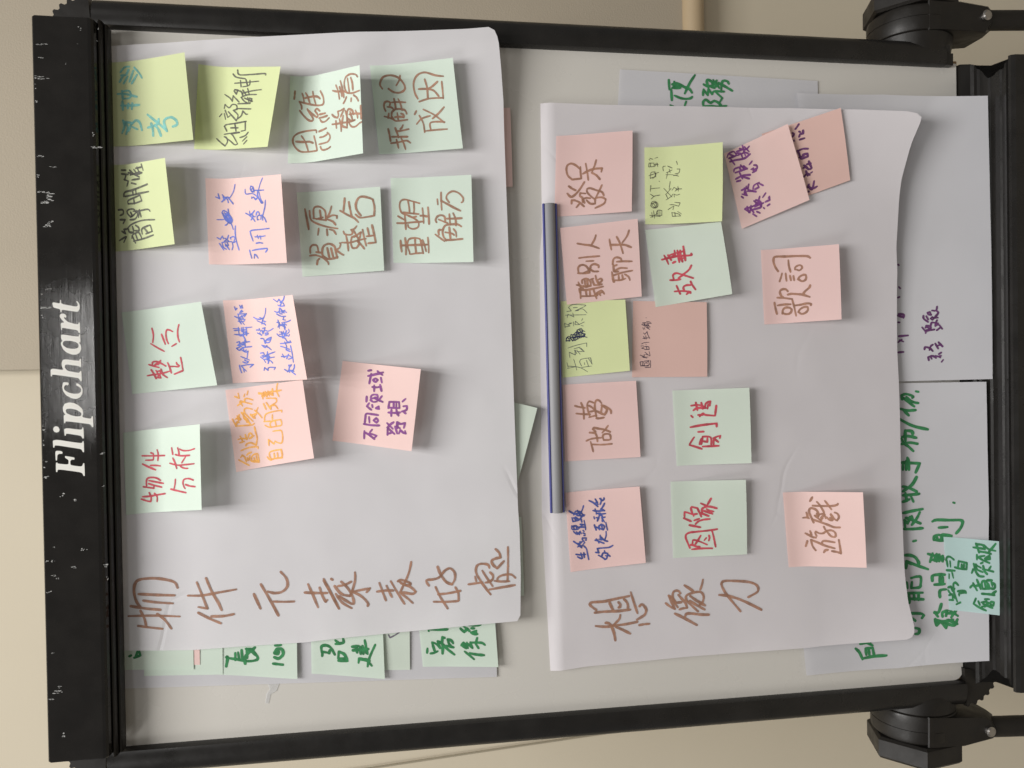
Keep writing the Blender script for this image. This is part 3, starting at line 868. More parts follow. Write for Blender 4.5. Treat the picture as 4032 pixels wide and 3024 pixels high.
    ('PB', 'darkpurple', 2.15, '725 -8091 684 -8080 685 -8041;684 -8080 661 -8101 617 -8072 606 -8061 609 -8097;664 -7994 671 -8019 640 -8030 645 -8005 660 -7998;603 -8026 617 -8044 602 -8058 587 -8043 599 -8028;631 -7954 600 -7958 566 -8000;626 -7983 592 -8001;511 -7939 469 -7971 450 -7974;469 -7971 479 -8021 486 -8060;506 -7975 529 -7982 520 -8021 490 -8028 483 -7978;513 -7986 498 -8018;520 -8025 558 -8036 557 -8071 583 -8089;519 -8071 549 -8078 549 -8100;527 -8078 533 -8106 491 -8138;478 -8085 500 -8113'),
    ('PB', 'darkpurple', 2.15, '281 -7962 303 -7969 299 -7998 287 -8019;328 -8045 310 -8023 272 -8012;295 -8016 260 -8044;339 -8069 286 -8097;353 -8101 315 -8133;316 -8090 323 -8112;346 -8105 307 -8140;167 -8004 197 -7997 204 -8019 178 -8033;208 -8019 208 -8047 188 -8075;211 -8068 203 -8097 210 -8125;203 -8097 191 -8117;229 -8104 244 -8125;146 -8128 168 -8145'),
    ('PA', 'green', 2.81, '3027 -5258 2931 -5263;2934 -5282 2826 -5287;2872 -5316 2850 -5376 2843 -5432 2851 -5483 2867 -5503;3086 -5534 3005 -5479 2897 -5424;2983 -5295 2994 -5352 2961 -5421 2944 -5472 2909 -5500;2950 -5295 2953 -5377;3011 -5315 2957 -5320;2968 -5308 2965 -5384;2774 -5270 2763 -5302;2816 -5437 2767 -5419;2996 -5625 2970 -5676 3030 -5658 3043 -5677 3020 -5715 2972 -5727;3045 -5728 2979 -5759;3041 -5767 2990 -5715;2983 -5695 2967 -5740;3021 -5721 3016 -5760 2965 -5791;3017 -5785 2983 -5856 2943 -5932;3015 -5895 3039 -5876 3037 -5831 2994 -5817 2951 -5813;2889 -5617 2944 -5625 2888 -5668 2952 -5676 2899 -5713 2930 -5739 2931 -5842;2919 -5758 2866 -5822 2823 -5796;2792 -5616 2823 -5620 2842 -5649 2813 -5693 2833 -5738 2810 -5789 2786 -5802;2774 -5619 2780 -5705 2774 -5789 2789 -5866;2804 -5789 2793 -5808'),
]
for sid, label, edges in SHEETS:
    edges = [[(a / 10, b / 10) for a, b in e] for e in edges]
    big = sid in ('UP', 'LO')
    o = sheet_mesh('paper_sheet', sid, edges, 90 if big else 50, 80 if big else 50, M[{'UP': 'white_paper', 'LO': 'sheet_rosy_shaded'}.get(sid, 'sheet_cool_shaded')])
    tag(o, label, 'paper sheet', 'white paper sheets on the flipchart')
    for s2, inkn, wd, txt in SHEET_INK:
        if s2 == sid:
            write_on(o, 'handwriting', sid, inkn, wd, txt)

# ------------------------------------------------------------------ sticky notes
SIZE = 76.0


def fold(t):
    """adhesive strip lies flat, the rest of the note stands away"""
    if t < 0.10: return 0.0
    if t < 0.42: return (t - 0.10) ** 2 / (2 * 0.32)
    return (0.16 + (t - 0.42)) 


FOLD1 = fold(1.0)
NOTES = [
    ('N1', 'lime_dull', 'UP', [[2957, 45], [2201, 47], [2239, -726], [3013, -670]], 0.9, 15.0, 0.07, 'sticky notes on the upper sheet', 'lime sticky note with teal writing 多种参考, its top tucked under the header'),
    ('N2', 'lime', 'UP', [[2972, -750], [2198, -696], [2179, -1378], [2885, -1514]], 0.9, 20.5, 0.15, 'sticky notes on the upper sheet', 'lime sticky note with slanting grey writing 細部解析, just below the teal lettered lime note'),
    ('N3', 'mint', 'UP', [[2887, -1568], [2083, -1529], [2110, -2232], [2868, -2219]], 0.9, 30.5, 0.2, 'sticky notes on the upper sheet', 'mint sticky note with brown writing 思維釐清, its bottom edge standing well off the sheet'),
    ('N4', 'mint', 'UP', [[2995, -2300], [2183, -2370], [2222, -3152], [3032, -3064]], 0.9, 11.0, 0.18, 'sticky notes on the upper sheet', 'mint sticky note with brown writing 拆解Q成因 near the upper sheet’s bottom right corner'),
    ('N5', 'lime_dull', 'UP', [[2036, 63], [1251, 60], [1293, -561], [2043, -510]], 0.9, 22, 0.27, 'sticky notes on the upper sheet', 'lime sticky note with black writing 簡單明確 half tucked under the header'),
    ('N6', 'pink', 'UP', [[1932, -789], [1143, -806], [1127, -1533], [1918, -1500]], 0.9, 22.5, 0.14, 'sticky notes on the upper sheet', 'pink sticky note with blue writing and a scribbled out character, ending 可用資源'),
    ('N7', 'mint', 'UP', [[1814, -1604], [1029, -1643], [1079, -2398], [1862, -2375]], 0.9, 5.5, 0.25, 'sticky notes on the upper sheet', 'mint sticky note with brown writing 資源整合'),
    ('N8', 'mint', 'UP', [[1960, -2473], [1160, -2485], [1148, -3231], [1975, -3227]], 0.9, 12.0, -0.28, 'sticky notes on the upper sheet', 'mint sticky note with brown writing 重塑解方 at the upper sheet’s bottom edge'),
    ('N9', 'mint', 'UP', [[704, -37], [-40, -116], [28, -887], [787, -760]], 0.9, 13.0, -0.02, 'sticky notes on the upper sheet', 'pale mint sticky note with two red characters 整合 below the header'),
    ('N10', 'pink', 'UP', [[809, -925], [44, -1000], [68, -1699], [822, -1596]], 2.4, 29.5, 0.27, 'sticky notes on the upper sheet', 'pink sticky note with three crowded lines of blue writing starting 可以解構物品'),
    ('N11', 'mint', 'UP', [[-389, -30], [-1139, -41], [-1084, -752], [-315, -756]], 0.9, 22.5, 0.09, 'sticky notes on the upper sheet', 'pale mint sticky note with red writing 物件分析 below the header'),
    ('N12', 'pink', 'UP', [[-17, -929], [-780, -1013], [-653, -1739], [66, -1649]], 0.9, 19.5, 0, 'sticky notes on the upper sheet', 'pink sticky note with orange writing 創造屬於自己的元素'),
    ('N13', 'pink', 'UP', [[237, -1996], [-512, -1889], [-617, -2623], [147, -2721]], 0.9, 17.0, 0.24, 'sticky notes on the upper sheet', 'tilted pink sticky note with purple writing 不同領域發想 alone in mid sheet'),
    ('B3', 'mint', 'BK', [[-1914, -160], [-2636, -151], [-2671, -846], [-1937, -855]], 0.3, 0.8, 0, 'sticky notes behind the upper sheet', 'mint note edge lying beneath a pale mint note and a narrow pink strip'),
    ('B2', 'pink', 'BK', [[-1826, 11], [-2523, 20], [-2564, -645], [-1846, -652]], 0.6, 0.8, 0, 'sticky notes behind the upper sheet', 'narrow pink note end showing between two mint notes left of the upper sheet'),
    ('B1', 'mint', 'BK', [[-1849, 74], [-2563, 78], [-2602, -590], [-1871, -597]], 0.9, 0.8, 0, 'sticky notes behind the upper sheet', 'pale mint note edge nearest the header on the left, over a pink strip'),
    ('B4', 'mint', 'BK', [[-1936, -820], [-2672, -818], [-2752, -1523], [-2016, -1527]], 0.7, 2.2, -0.8, 'sticky notes behind the upper sheet', 'mint note with green writing 長心 sticking out left of the upper sheet'),
    ('B6', 'mint_grey', 'BK', [[-1959, -1861], [-2708, -1855], [-2747, -2575], [-1997, -2581]], 0.4, 1.0, 0, 'sticky notes behind the upper sheet', 'dim mint note with a violet pen stroke, half covered by the note lettered 品建'),
    ('B5', 'mint', 'BK', [[-1983, -1654], [-2721, -1651], [-2809, -2335], [-2069, -2319]], 0.8, 2.4, -0.8, 'sticky notes behind the upper sheet', 'mint note with green writing 品建 sticking out left of the upper sheet'),
    ('B7', 'mint', 'BK', [[-1972, -2640], [-2729, -2699], [-2768, -3429], [-2008, -3387]], 0.7, 3.0, -0.6, 'sticky notes behind the upper sheet', 'mint note with green writing 客係 lowest of those left of the upper sheet'),
    ('R1', 'pink', 'BK', [[2662, -2881], [1903, -2892], [1914, -3646], [2680, -3635]], 0.7, 3, 0, 'sticky notes behind the upper sheet', 'pink note sliver below the upper sheet’s bottom edge'),
    ('R2', 'mint_grey', 'BK', [[-61, -3149], [-787, -2920], [-971, -3643], [-246, -3849]], 0.7, 7, 0, 'sticky notes behind the upper sheet', 'tilted mint note corner poking out below the upper sheet’s bottom edge'),
    ('R3', 'mint_grey', 'BK', [[-1289, -2931], [-2057, -2948], [-2088, -3696], [-1312, -3680]], 0.7, 3, 0, 'sticky notes behind the upper sheet', 'thin straight mint note sliver along the upper sheet’s bottom edge near its title'),
    ('M7', 'lime', 'LO', [[797, -4105], [45, -4111], [104, -4777], [806, -4740]], 0.8, 6, 0, 'sticky notes on the lower sheet', 'lime sticky note with thin pen writing and a navy scribble beside the magnet bar'),
    ('M1', 'pink_rose', 'LO', [[2413, -4083], [1625, -4053], [1674, -4817], [2470, -4837]], 0.8, 6.0, -0.23, 'sticky notes on the lower sheet', 'pink sticky note with two brown characters 發呆 near the magnet bar’s right end'),
    ('M6', 'mint_grey', 'LO', [[1504, -4970], [735, -5066], [851, -5815], [1571, -5711]], 1.6, 11.5, -0.02, 'sticky notes on the lower sheet', 'mint sticky note with two red characters 故事, touching the penciled lime note'),
    ('M2', 'lime', 'LO', [[2317, -4967], [1558, -4969], [1565, -5702], [2347, -5723]], 2.6, 14.0, -0.15, 'sticky notes on the lower sheet', 'lime sticky note with two lines of thin pencil writing and a blacked out circle'),
    ('M4', 'pink_dull', 'LO', [[2482, -6196], [1738, -6328], [2003, -7085], [2719, -6968]], 0.8, 3.0, 0, 'sticky notes on the lower sheet', 'dark pink tilted note with purple writing, half hidden under the lighter tilted pink note'),
    ('M3', 'pink', 'LO', [[2274, -5793], [1521, -5973], [1802, -6656], [2562, -6431]], 2.6, 4.0, 0.03, 'sticky notes on the lower sheet', 'light pink tilted note with purple writing 憑空想像, lying over a darker pink one'),
    ('M5', 'pink_rose', 'LO', [[1511, -4104], [762, -4161], [836, -4906], [1602, -4875]], 2.6, 5.0, 0.04, 'sticky notes on the lower sheet', 'pink sticky note with brown writing 聽別人聊天 overlapping the scribbled lime note'),
    ('M8', 'pink_dull', 'LO', [[798, -4838], [39, -4817], [32, -5585], [781, -5590]], 0.8, 2.5, 0, 'sticky notes on the lower sheet', 'dull pink sticky note with one line of tiny pen writing 過往的知識'),
    ('M9', 'pink_rose', 'LO', [[1309, -6176], [554, -6205], [586, -6931], [1346, -6926]], 0.8, 14.5, -0.29, 'sticky notes on the lower sheet', 'pink sticky note with two brown characters 歌詞'),
    ('M10', 'pink_rose', 'LO', [[-25, -4108], [-781, -4124], [-755, -4881], [4, -4846]], 0.8, 4.0, -0.17, 'sticky notes on the lower sheet', 'pink sticky note with two brown characters 做夢 beside the magnet bar'),
    ('M11', 'mint_grey', 'LO', [[-102, -5231], [-860, -5267], [-844, -6010], [-85, -6000]], 0.8, 8.5, -0.13, 'sticky notes on the lower sheet', 'mint sticky note with two red characters 創造'),
    ('M12', 'pink_rose', 'LO', [[-1090, -4123], [-1877, -4164], [-1810, -4916], [-1044, -4858]], 0.8, 6, 0.25, 'sticky notes on the lower sheet', 'pink sticky note with two lines of dark blue writing 生活經驗的交互融合'),
    ('M13', 'mint_grey', 'LO', [[-1018, -5200], [-1787, -5213], [-1771, -5970], [-1011, -5953]], 0.8, 6, 0.6, 'sticky notes on the lower sheet', 'mint sticky note with two red characters 圖像'),
    ('M14', 'pink', 'LO', [[-1165, -6380], [-1931, -6430], [-1917, -7144], [-1151, -7100]], 0.8, 21.0, 0.16, 'sticky notes on the lower sheet', 'pink sticky note with two brown characters 遊戲 near the bottom of the lower sheet'),
    ('C1', 'cyan', 'PC', [[-1686, -8136], [-2456, -8186], [-2498, -8735], [-1728, -8739]], 0.8, 4.0, 0, None, 'pale cyan sticky note with green writing 創意突破 hanging over the pen tray'),
]
NOTE_INK = [
    ('N1', 'teal', 2.15, '265 359 208 420 156 476 99 530;149 356 159 417 176 452 214 460;71 400 135 400 183 388;64 470 123 452 165 421;107 528 173 508 207 525 215 579 182 621 146 625 133 586;116 122 180 145 232 133 171 173 107 157;216 153 205 211 135 179;191 210 224 248 199 284 132 299;168 216 143 259;366 123 361 210 360 288;326 136 405 135;338 179 380 188;328 216 381 222;472 94 469 162 434 269;500 134 427 139 430 198 458 214 496 193 492 134;667 125 708 164 711 209;637 131 642 176 683 200;580 115 629 146;564 151 626 191;574 204 671 246;558 226 631 279;699 255 643 300 597 325'),
    ('N2', 'black', 1.41, '101 214 56 272 32 309 72 330 110 313 118 291;118 291 78 355 38 410 44 439 122 383 142 356 149 447;103 457 119 509 148 534;68 487 107 527;40 503 73 532;141 289 151 388 153 446;170 311 215 281 230 304 238 386 252 499;198 349 195 424;238 386 166 407;252 491 169 502 163 461;305 224 331 245;334 269 279 287;364 274 297 309 311 328;349 308 263 399 315 409 362 355;379 265 416 269 386 312 414 342 406 383 368 395 362 363;376 386 367 532;278 406 306 443 351 454 320 490 319 506;508 257 475 311 444 338 496 341 435 407;420 397 420 517;479 422 500 483 501 569;479 422 441 459 425 492;471 455 438 538;477 486 424 508;469 503 461 531 431 523;541 344 510 371 547 383 551 351 531 416 494 436;546 430 500 467;516 426 536 525 545 610;560 476 507 498;611 345 616 453 625 575;636 397 576 411;642 450 582 473;576 427 589 487 634 490;696 321 666 355 650 442;732 360 688 383 689 506 695 619 680 633'),
    ('N3', 'brown', 1.92, '258 286 280 275 282 194 269 108 240 57 204 42 164 52 124 85 100 131 95 197 95 290;230 259 174 276 97 293;192 74 186 142 184 209 169 249;240 128 202 159 154 182 102 200;263 313 271 354 280 389;209 320 210 361 224 398;240 399 218 422 188 428 158 405 151 364 149 313;124 327 99 340 90 364 95 404 108 431;629 54 596 51 565 47;614 128 580 142 538 150;542 99 520 191 496 289 494 352 523 363 563 356 615 328;616 166 578 191 521 212;622 243 573 254 503 278;572 160 579 226 574 289 549 324;539 102 508 123 477 127;463 107 421 145 381 193 367 234 388 247 475 185;472 185 422 247 391 289 410 299 451 268 468 289 443 320;413 317 413 348 414 380;382 313 383 358 388 400;366 324 343 344 341 379 365 420;667 732 689 712 702 658 686 609 640 590 590 595 553 617 538 671 547 746;672 625 616 633 554 641;671 660 625 675 564 679;595 463 578 515 571 577 546 624;636 499 580 522 512 534;616 537 575 553 529 562;663 549 588 570 515 582;515 609 490 595 468 577;496 659 469 656;519 684 495 713 462 732;417 753 358 754 305 754;314 719 348 714 384 698;361 634 359 684 348 750;391 452 367 475 351 509 374 520 406 514 409 545 421 579;354 543 379 557 417 582;303 454 300 508 299 568 295 628 302 688;328 492 263 497;339 529 280 544 226 546;360 570 279 555 248 607 326 613 402 592;265 608 382 611 409 632 390 665 354 677;331 613 303 649 303 685;382 642 317 663;289 628 252 653 245 693 267 733 274 756'),
    ('N4', 'brown', 1.85, '564 91 604 74 661 109 673 182 647 250 591 293 546 295 523 249 530 193 562 147;665 266 627 254 584 221;619 656 633 588 668 493 650 420 589 382 511 383 457 404;430 415 447 509 441 635;576 637 512 636 435 634;536 421 528 505 507 558 458 595;611 486 539 499 448 495;580 598 547 549 528 505;352 378 327 361;242 369 284 419 301 499;312 401 244 429 166 433;361 443 307 534 234 617;363 632 316 578 276 517;176 435 177 547 175 638;178 491 238 491 247 541 237 624'),
    ('N4', 'brown', 1.85, '373 100 409 89 445 99 455 127 443 152 410 139;408 119 404 151 389 172;445 164 444 226 436 290;474 188 424 194 386 193;471 226 427 242 371 250;327 83 317 117 302 157 283 190 287 290;350 127 312 116;321 147 360 157 383 189 383 237 369 276 337 290;321 153 293 167;317 179 318 217 312 255;352 204 296 206;344 238 332 257 309 258;217 106 166 112 113 115;223 171 186 182 140 191;194 177 197 227 206 293;244 244 222 230 212 214;149 133 145 203 141 273;93 118 98 186 108 258 86 293;122 171 48 181;133 214 87 232 33 243'),
    ('N5', 'black', 1.84, '127 263 58 298;77 278 86 398 106 520;105 258 136 275 146 343 94 376;139 305 88 323;195 221 162 233 152 283;207 273 168 285;214 311 189 347 161 352 167 300;196 213 229 274 248 399 238 551;130 387 169 384 186 423 196 485;126 432 139 509 195 493;170 422 134 456;347 216 361 246 356 300 326 329 295 264 325 222 347 216;333 259 299 280 290 256;341 291 332 329;269 247 269 308 298 342 341 338;280 356 344 370 282 387;334 353 338 471 318 504;411 235 442 245 471 390;411 235 408 320 420 409;471 390 420 409;448 307 404 312;479 187 516 204 528 314 557 497;478 202 486 351 491 505;514 297 486 303;525 339 487 343;629 196 610 249 568 230;624 203 660 221;669 253 679 169;712 171 709 224;590 287 573 351;616 297 616 397;662 277 674 411;685 254 662 326 632 398;705 272 660 343 666 435;705 330 674 361;721 374 681 395;741 435 685 454;713 356 715 432;363 117 361 166 328 171 314 136;276 134 273 190 242 167;94 118 117 174 121 195 75 165;173 149 149 189 188 171 190 213'),
    ('N6', 'blue', 1.25, '238 86 222 116 251 136 227 148;208 152 222 179 259 197;220 179 208 194 232 161;195 130 200 173 202 221;188 104 159 123 129 143;193 130 154 141 135 169;183 159 159 181;174 166 134 196;198 178 169 190 164 160;224 217 237 212 246 240 236 258 207 249 192 240 202 267;202 227 163 235 129 223;340 270 284 264 211 271 128 293;396 93 397 156;461 144 476 158 466 187 441 212 407 238 382 242 363 219 378 193 398 172 427 158 456 143;456 149 408 184 368 214;461 165 403 199 373 225;422 174 442 196 412 211 383 198 387 231 422 217 451 186;398 183 398 210 397 237;490 204 451 210 422 228;347 170 354 186 368 198;363 225 343 237 309 246;422 168 393 188 383 209;451 180 407 221 383 231;597 90 583 126 624 115;617 154 603 167 583 182;554 146 573 165 603 161;568 173 593 188 592 221;595 183 573 203 546 210;704 286 644 268 587 226;597 205 562 236 533 259;122 399 85 407 51 416;50 441 84 446 74 462 49 479;118 426 126 487 132 575 118 574 99 557;179 469 183 502 177 535;200 440 249 424 285 415 294 443 297 521 302 607;235 459 235 511 240 564;248 485 219 494;242 512 213 518;446 380 428 413 397 450 369 471;461 421 432 424 426 435;463 471 440 447 427 418;383 432 411 451 431 447;411 457 410 473;424 485 447 493 451 510 427 519 409 496 380 496 384 511;417 524 420 552;383 530 411 535;547 587 490 579 411 551 377 549;421 541 395 567 359 583;656 388 614 394 612 464 573 518;584 451 572 450 581 468 558 489 576 512;676 446 652 442 625 460 635 477 670 468 678 446;647 450 665 468 626 477 632 454;640 483 637 528 636 578;741 571 689 543 633 522;633 516 590 513 528 543 527 562 564 540 623 527;573 518 530 548'),
    ('N7', 'brown', 1.97, '606 64 509 76 422 86;589 104 514 110 478 149 438 245 412 350;520 133 494 249;527 138 602 142 623 170 613 211 573 246 495 245;587 198 505 204;511 163 522 220;505 253 479 309 447 333;516 258 555 283 617 306;519 266 535 312 528 350 506 348;424 176 365 165;412 251 359 252;410 274 396 311 361 332;184 81 184 138 158 197 117 240 94 246;209 86 254 89 279 114 269 151 212 162;214 140 203 192;101 140 138 150 152 166;143 242 180 198 232 198 268 219 280 266 254 310 209 319 148 330;244 244 153 258;238 278 158 293;143 242 144 288 155 335;224 316 183 367 170 389;223 324 236 355 272 369 280 361;679 430 635 424 561 412;571 382 528 448 494 507 454 543;643 466 579 474 510 485;526 521 494 561 496 629 502 694;512 569 567 534 619 529 670 555 682 593 666 653 649 686;649 686 577 698 502 691;382 402 355 416 347 469 368 485 392 471 397 502 421 526;336 518 390 494;343 423 275 434 204 437;283 381 277 457 293 542 300 604;324 475 273 464 227 477 224 515;324 475 328 521 267 541 224 515;322 498 363 561 326 552 304 543;283 526 243 562 211 584;384 578 308 589 236 604;321 613 324 682;395 624 327 636;418 667 338 682 259 694 257 624'),
    ('N8', 'brown', 1.93, '419 57 397 96 386 119;356 47 356 118 363 189 368 300;438 121 364 126 301 128;341 149 319 156 304 195 318 243 355 252 385 229 423 160 445 98 497 76 549 85 567 125 551 195 531 265;452 110 444 176 435 255;555 156 496 166 445 168;540 211 481 213 437 207;423 152 407 191 414 230;420 270 419 301 411 332;486 291 419 297 353 299;491 344 417 348 344 350;201 74 149 76 101 82;223 118 157 124 75 121;156 80 160 183 162 325;98 157 157 139 209 153 223 201 215 256 185 267;200 267 141 277 86 287;90 157 79 165 86 220 89 287;223 213 156 214 90 220;203 283 155 301 103 315;224 335 154 340 92 339;560 434 512 438;617 471 544 470 464 473;544 469 520 515 481 584 449 649;526 546 564 520 600 533 623 580 606 634 564 675 531 674 521 659;356 421 378 413 410 434 416 473 397 500 353 502;381 441 361 487 345 526;385 519 383 581 384 659;424 543 330 549;430 579 379 600 321 603;251 406 217 452 186 494;246 441 283 438 289 462;193 510 230 483 281 477 324 502 333 556 331 619 312 653;197 506 198 584 203 662;266 500 253 562 238 585;308 540 206 549;292 579 263 601 223 604'),
    ('N9', 'red', 1.75, '581 254 518 258 451 241;443 222 399 278 359 335;517 335 466 346 422 356;528 442 545 416 547 389 510 376 463 375 423 385;395 412 415 458;582 513 537 494 476 484 426 490;255 177 236 218 217 263;280 287 249 261 252 234;255 208 274 217 274 251 252 290 224 327;239 226 257 249;205 190 172 205 121 223;154 150 158 207 159 261 164 303 173 350;202 278 163 286 148 290 117 324;193 232 153 247 126 239 120 266 152 260;182 237 189 269 158 268;252 349 210 360 155 368;216 361 212 402 205 435 213 451 229 433 246 430;286 476 231 478 165 477;142 394 153 433 165 477'),
    ('N10', 'blue', 1.26, '161 86 125 89 92 98;158 102 134 118 105 147;155 107 163 166 162 228 139 188;129 120 98 124;190 125 178 157 190 178 199 157 207 144;241 108 224 147 205 192;288 190 258 180 218 168;371 87 378 113 363 116 343 97 332 128;343 91 351 148;327 111 318 77 297 107 326 144;297 102 321 144 327 236;362 127 370 174 373 220;386 170 325 167;376 152 346 159 347 131;311 142 285 150 299 174;296 129 279 166 288 190;498 69 496 129;480 77 484 133;445 75 440 144 449 220;509 120 433 120;428 131 427 159 380 181;503 153 468 154 460 204;507 171 437 166;502 187 505 265;466 188 430 194;506 205 435 198;483 156 483 196;611 98 590 143 577 199;625 136 569 140 538 158;565 128 558 167 567 197;630 132 631 225 602 197;614 169 588 183;579 153 532 186;599 150 622 206;699 107 669 114 681 133 686 123;642 156 664 177 653 190 644 168;710 163 690 169 709 189 684 194 685 165;104 330 129 340 102 371 127 387 124 454 104 436;262 318 265 351 245 354 236 328 224 362;227 312 205 341 174 359;220 338 243 389 266 476;271 394 167 388;200 346 214 408 219 462;239 365 202 400;198 375 186 415 165 432;163 381 197 405;248 384 227 410 208 389;334 345 309 377 328 398 308 406;331 356 313 407 286 438;349 384 383 407 400 458 357 433 354 390;395 343 390 373 349 384;370 381 382 419;373 418 385 456;475 308 473 344;447 315 426 361;488 341 457 354;448 340 422 354;471 368 436 374 489 408 486 377;470 393 457 439 478 494;439 399 442 430 427 427 424 397;467 362 455 390;594 298 574 331 571 380;559 329 536 380 519 413;587 364 576 387 567 361;571 380 584 413 555 389 543 424;664 446 613 430 579 406;575 399 526 378;534 404 513 418;102 545 82 576 107 598;78 570 91 607 79 639;112 593 72 592;86 606 49 650;141 656 109 647 80 622;139 595 117 600 140 627 137 598;162 649 239 652 312 648;220 535 219 555;242 548 209 565;214 554 222 591;198 586 236 611;192 602 200 644;226 615 205 645;313 543 298 587 280 631;307 607 277 595 260 633;338 545 338 589 343 660;350 594 307 607;388 575 382 603 351 621 344 649;359 651 341 660;426 526 399 559 405 625;444 556 427 600 399 642 413 656;443 579 408 579;447 598 407 602;420 551 425 623;460 656 438 658 420 634;449 634 412 603;530 542 523 571 485 546;549 558 503 567;474 562 494 565 511 610 455 617;522 594 500 620;508 574 480 628;526 607 527 655 540 695;509 633 498 643;520 624 460 618;604 556 581 600 577 647;630 537 618 565 626 590;655 596 611 588 600 615;620 601 608 641;634 622 611 665;569 627 550 612 543 640;650 607 614 618 632 651;684 583 675 600 693 621 669 611 671 653 696 646;739 545 711 583 734 605 703 623;756 668 725 652 703 617;704 611 696 646'),
    ('N11', 'red', 1.76, '527 167 518 259 511 394;547 252 531 278 480 276 480 242 484 198;569 318 524 328 470 322;452 168 420 225 387 296;432 244 428 294 419 347;288 344 311 305 321 252 314 211 281 199 250 201;294 225 278 289 259 372;266 222 248 272 226 353;243 168 231 219 221 271 241 276;131 146 109 200 101 237 140 242 183 225;151 158 150 224 157 300 165 386;172 277 143 303 97 302;574 469 516 479;569 531 535 541 501 543;558 550 541 584 537 645 548 702;511 505 496 560 493 650;483 609 432 569;482 478 437 500 385 516;437 446 415 519 413 596 415 695;403 553 384 587 378 629;270 683 286 638 283 592 257 576 223 582 201 595;235 602 220 644 211 697;289 499 248 494 205 483;202 449 183 519 162 603'),
    ('N12', 'orange', 1.62, '106 38 71 83 40 125;145 72 121 95 78 104;127 59 142 77;111 119 85 121;137 118 149 135 155 163;127 143 88 132;84 153 114 162 130 186 130 218 98 224 51 223 65 171 80 147;100 181 69 182;117 205 65 203;72 162 66 225;187 70 197 116 202 175 195 233 180 231;259 67 265 109;292 56 296 93 283 143;319 80 264 99;326 128 278 137;292 150 326 165 333 182 305 195 284 165;282 175 303 210;225 119 242 138 241 175 213 219;384 225 331 231 278 237 218 220;486 30 453 41 417 57;416 52 454 68 446 87;417 57 411 130 405 204 415 227;482 56 496 94 465 100;510 75 477 86 443 71;517 97 478 81 474 107;534 120 489 146 415 189;531 136 479 139 456 157;488 151 440 160 432 180;560 151 567 178 549 230;560 151 518 155 437 219;506 202 471 229 464 245;496 206 503 261 476 235;557 286 524 264 536 250;536 250 500 283 457 310;476 160 443 177;689 79 668 118 715 114;602 93 620 127 629 139;632 118 593 139;641 125 626 160 598 231;625 165 651 169 655 196 635 245;675 164 699 176;689 196 723 211;86 310 60 328 51 349;54 349 96 333 126 343 135 384 135 455;135 455 87 459 57 449;57 344 60 394 56 454;110 380 68 379;110 413 68 412;191 342 246 345 197 393 221 407 201 437 196 470 240 487 304 486 316 460 317 400;384 332 365 357 355 389;355 389 387 382 410 403 415 447 414 491;414 491 386 498 361 489 358 439 357 395;411 436 363 440;419 326 416 365 412 392;426 333 461 338 489 364 500 438 500 515 484 513;471 417 430 411;586 346 531 362;592 374 525 409 556 413 555 457 520 480;556 413 584 473 615 477 623 456 633 380;684 310 675 342 632 347;693 362 651 366 654 339;696 379 648 388 672 403;698 407 649 416;713 453 650 449 670 419;694 312 683 360 691 456;665 341 666 407;756 512 728 500 681 493 632 507;686 460 687 493 689 538;681 415 666 446'),
    ('N13', 'purple', 2.23, '128 291 58 298;116 295 97 340 66 395;103 322 108 364 98 412 79 397;122 345 150 363;192 277 190 354 197 426;194 285 252 285 290 290 293 350 292 405;264 319 212 330;237 367 261 388 243 409 220 397 233 370;450 273 405 276;391 303 360 286 333 332;379 335 359 342;354 372 374 400 350 407 350 377;415 326 447 314 473 327 478 370 455 381 441 332;422 312 409 344 417 377;471 418 431 393 452 356;447 348 431 393 419 433;565 332 508 339;547 317 548 361 560 398;575 388 520 408;694 257 702 286;645 263 664 321 693 403;669 290 577 284;700 347 678 379 668 402;613 314 628 338 618 361 598 342 611 315;642 388 598 402;229 498 183 559;245 560 198 515 120 515;188 503 161 544 137 581;133 522 146 555;206 577 144 606;193 600 249 593 237 628 251 669 205 662;212 589 196 625;146 622 180 631 160 663 155 688 178 677;328 499 331 558 341 608;356 525 299 530;370 570 318 585;339 591 312 598;369 494 427 496 437 588 381 599 373 498;423 539 383 543;426 564 386 568;445 621 473 647;402 634 410 667 373 667 352 623;354 640 340 663'),
    ('B1', 'green', 2.71, '133 121 141 139;118 169 140 230 185 216;178 201 125 185'),
    ('B4', 'green', 2.95, '84 63 166 78 172 65;166 71 157 166 145 275 161 357 189 371 241 338;217 153 149 152;225 180 151 190;248 215 153 220;120 247 195 255 282 345;264 263 240 317 202 364;250 263 176 268;263 256 261 331;137 522 132 618;199 536 191 578 232 620 279 613 283 565 240 537 236 571 263 579;315 545 323 600'),
    ('B6', 'violetgray', 1.48, '347 547 317 562 340 608 370 655'),
    ('B5', 'green', 2.99, '181 111 223 119 213 184 241 192;204 242 269 200 287 149 270 105 209 111;144 277 151 372 211 344 234 286 165 277;166 292 171 358;307 252 327 333 362 334;342 252 317 288;293 427 305 494;259 434 285 597;303 465 242 477;299 509 231 514;308 538 233 543;365 563 237 587;304 568 242 573;332 672 204 608 112 583;140 489 182 497 169 607;174 578 123 627;175 504 181 578'),
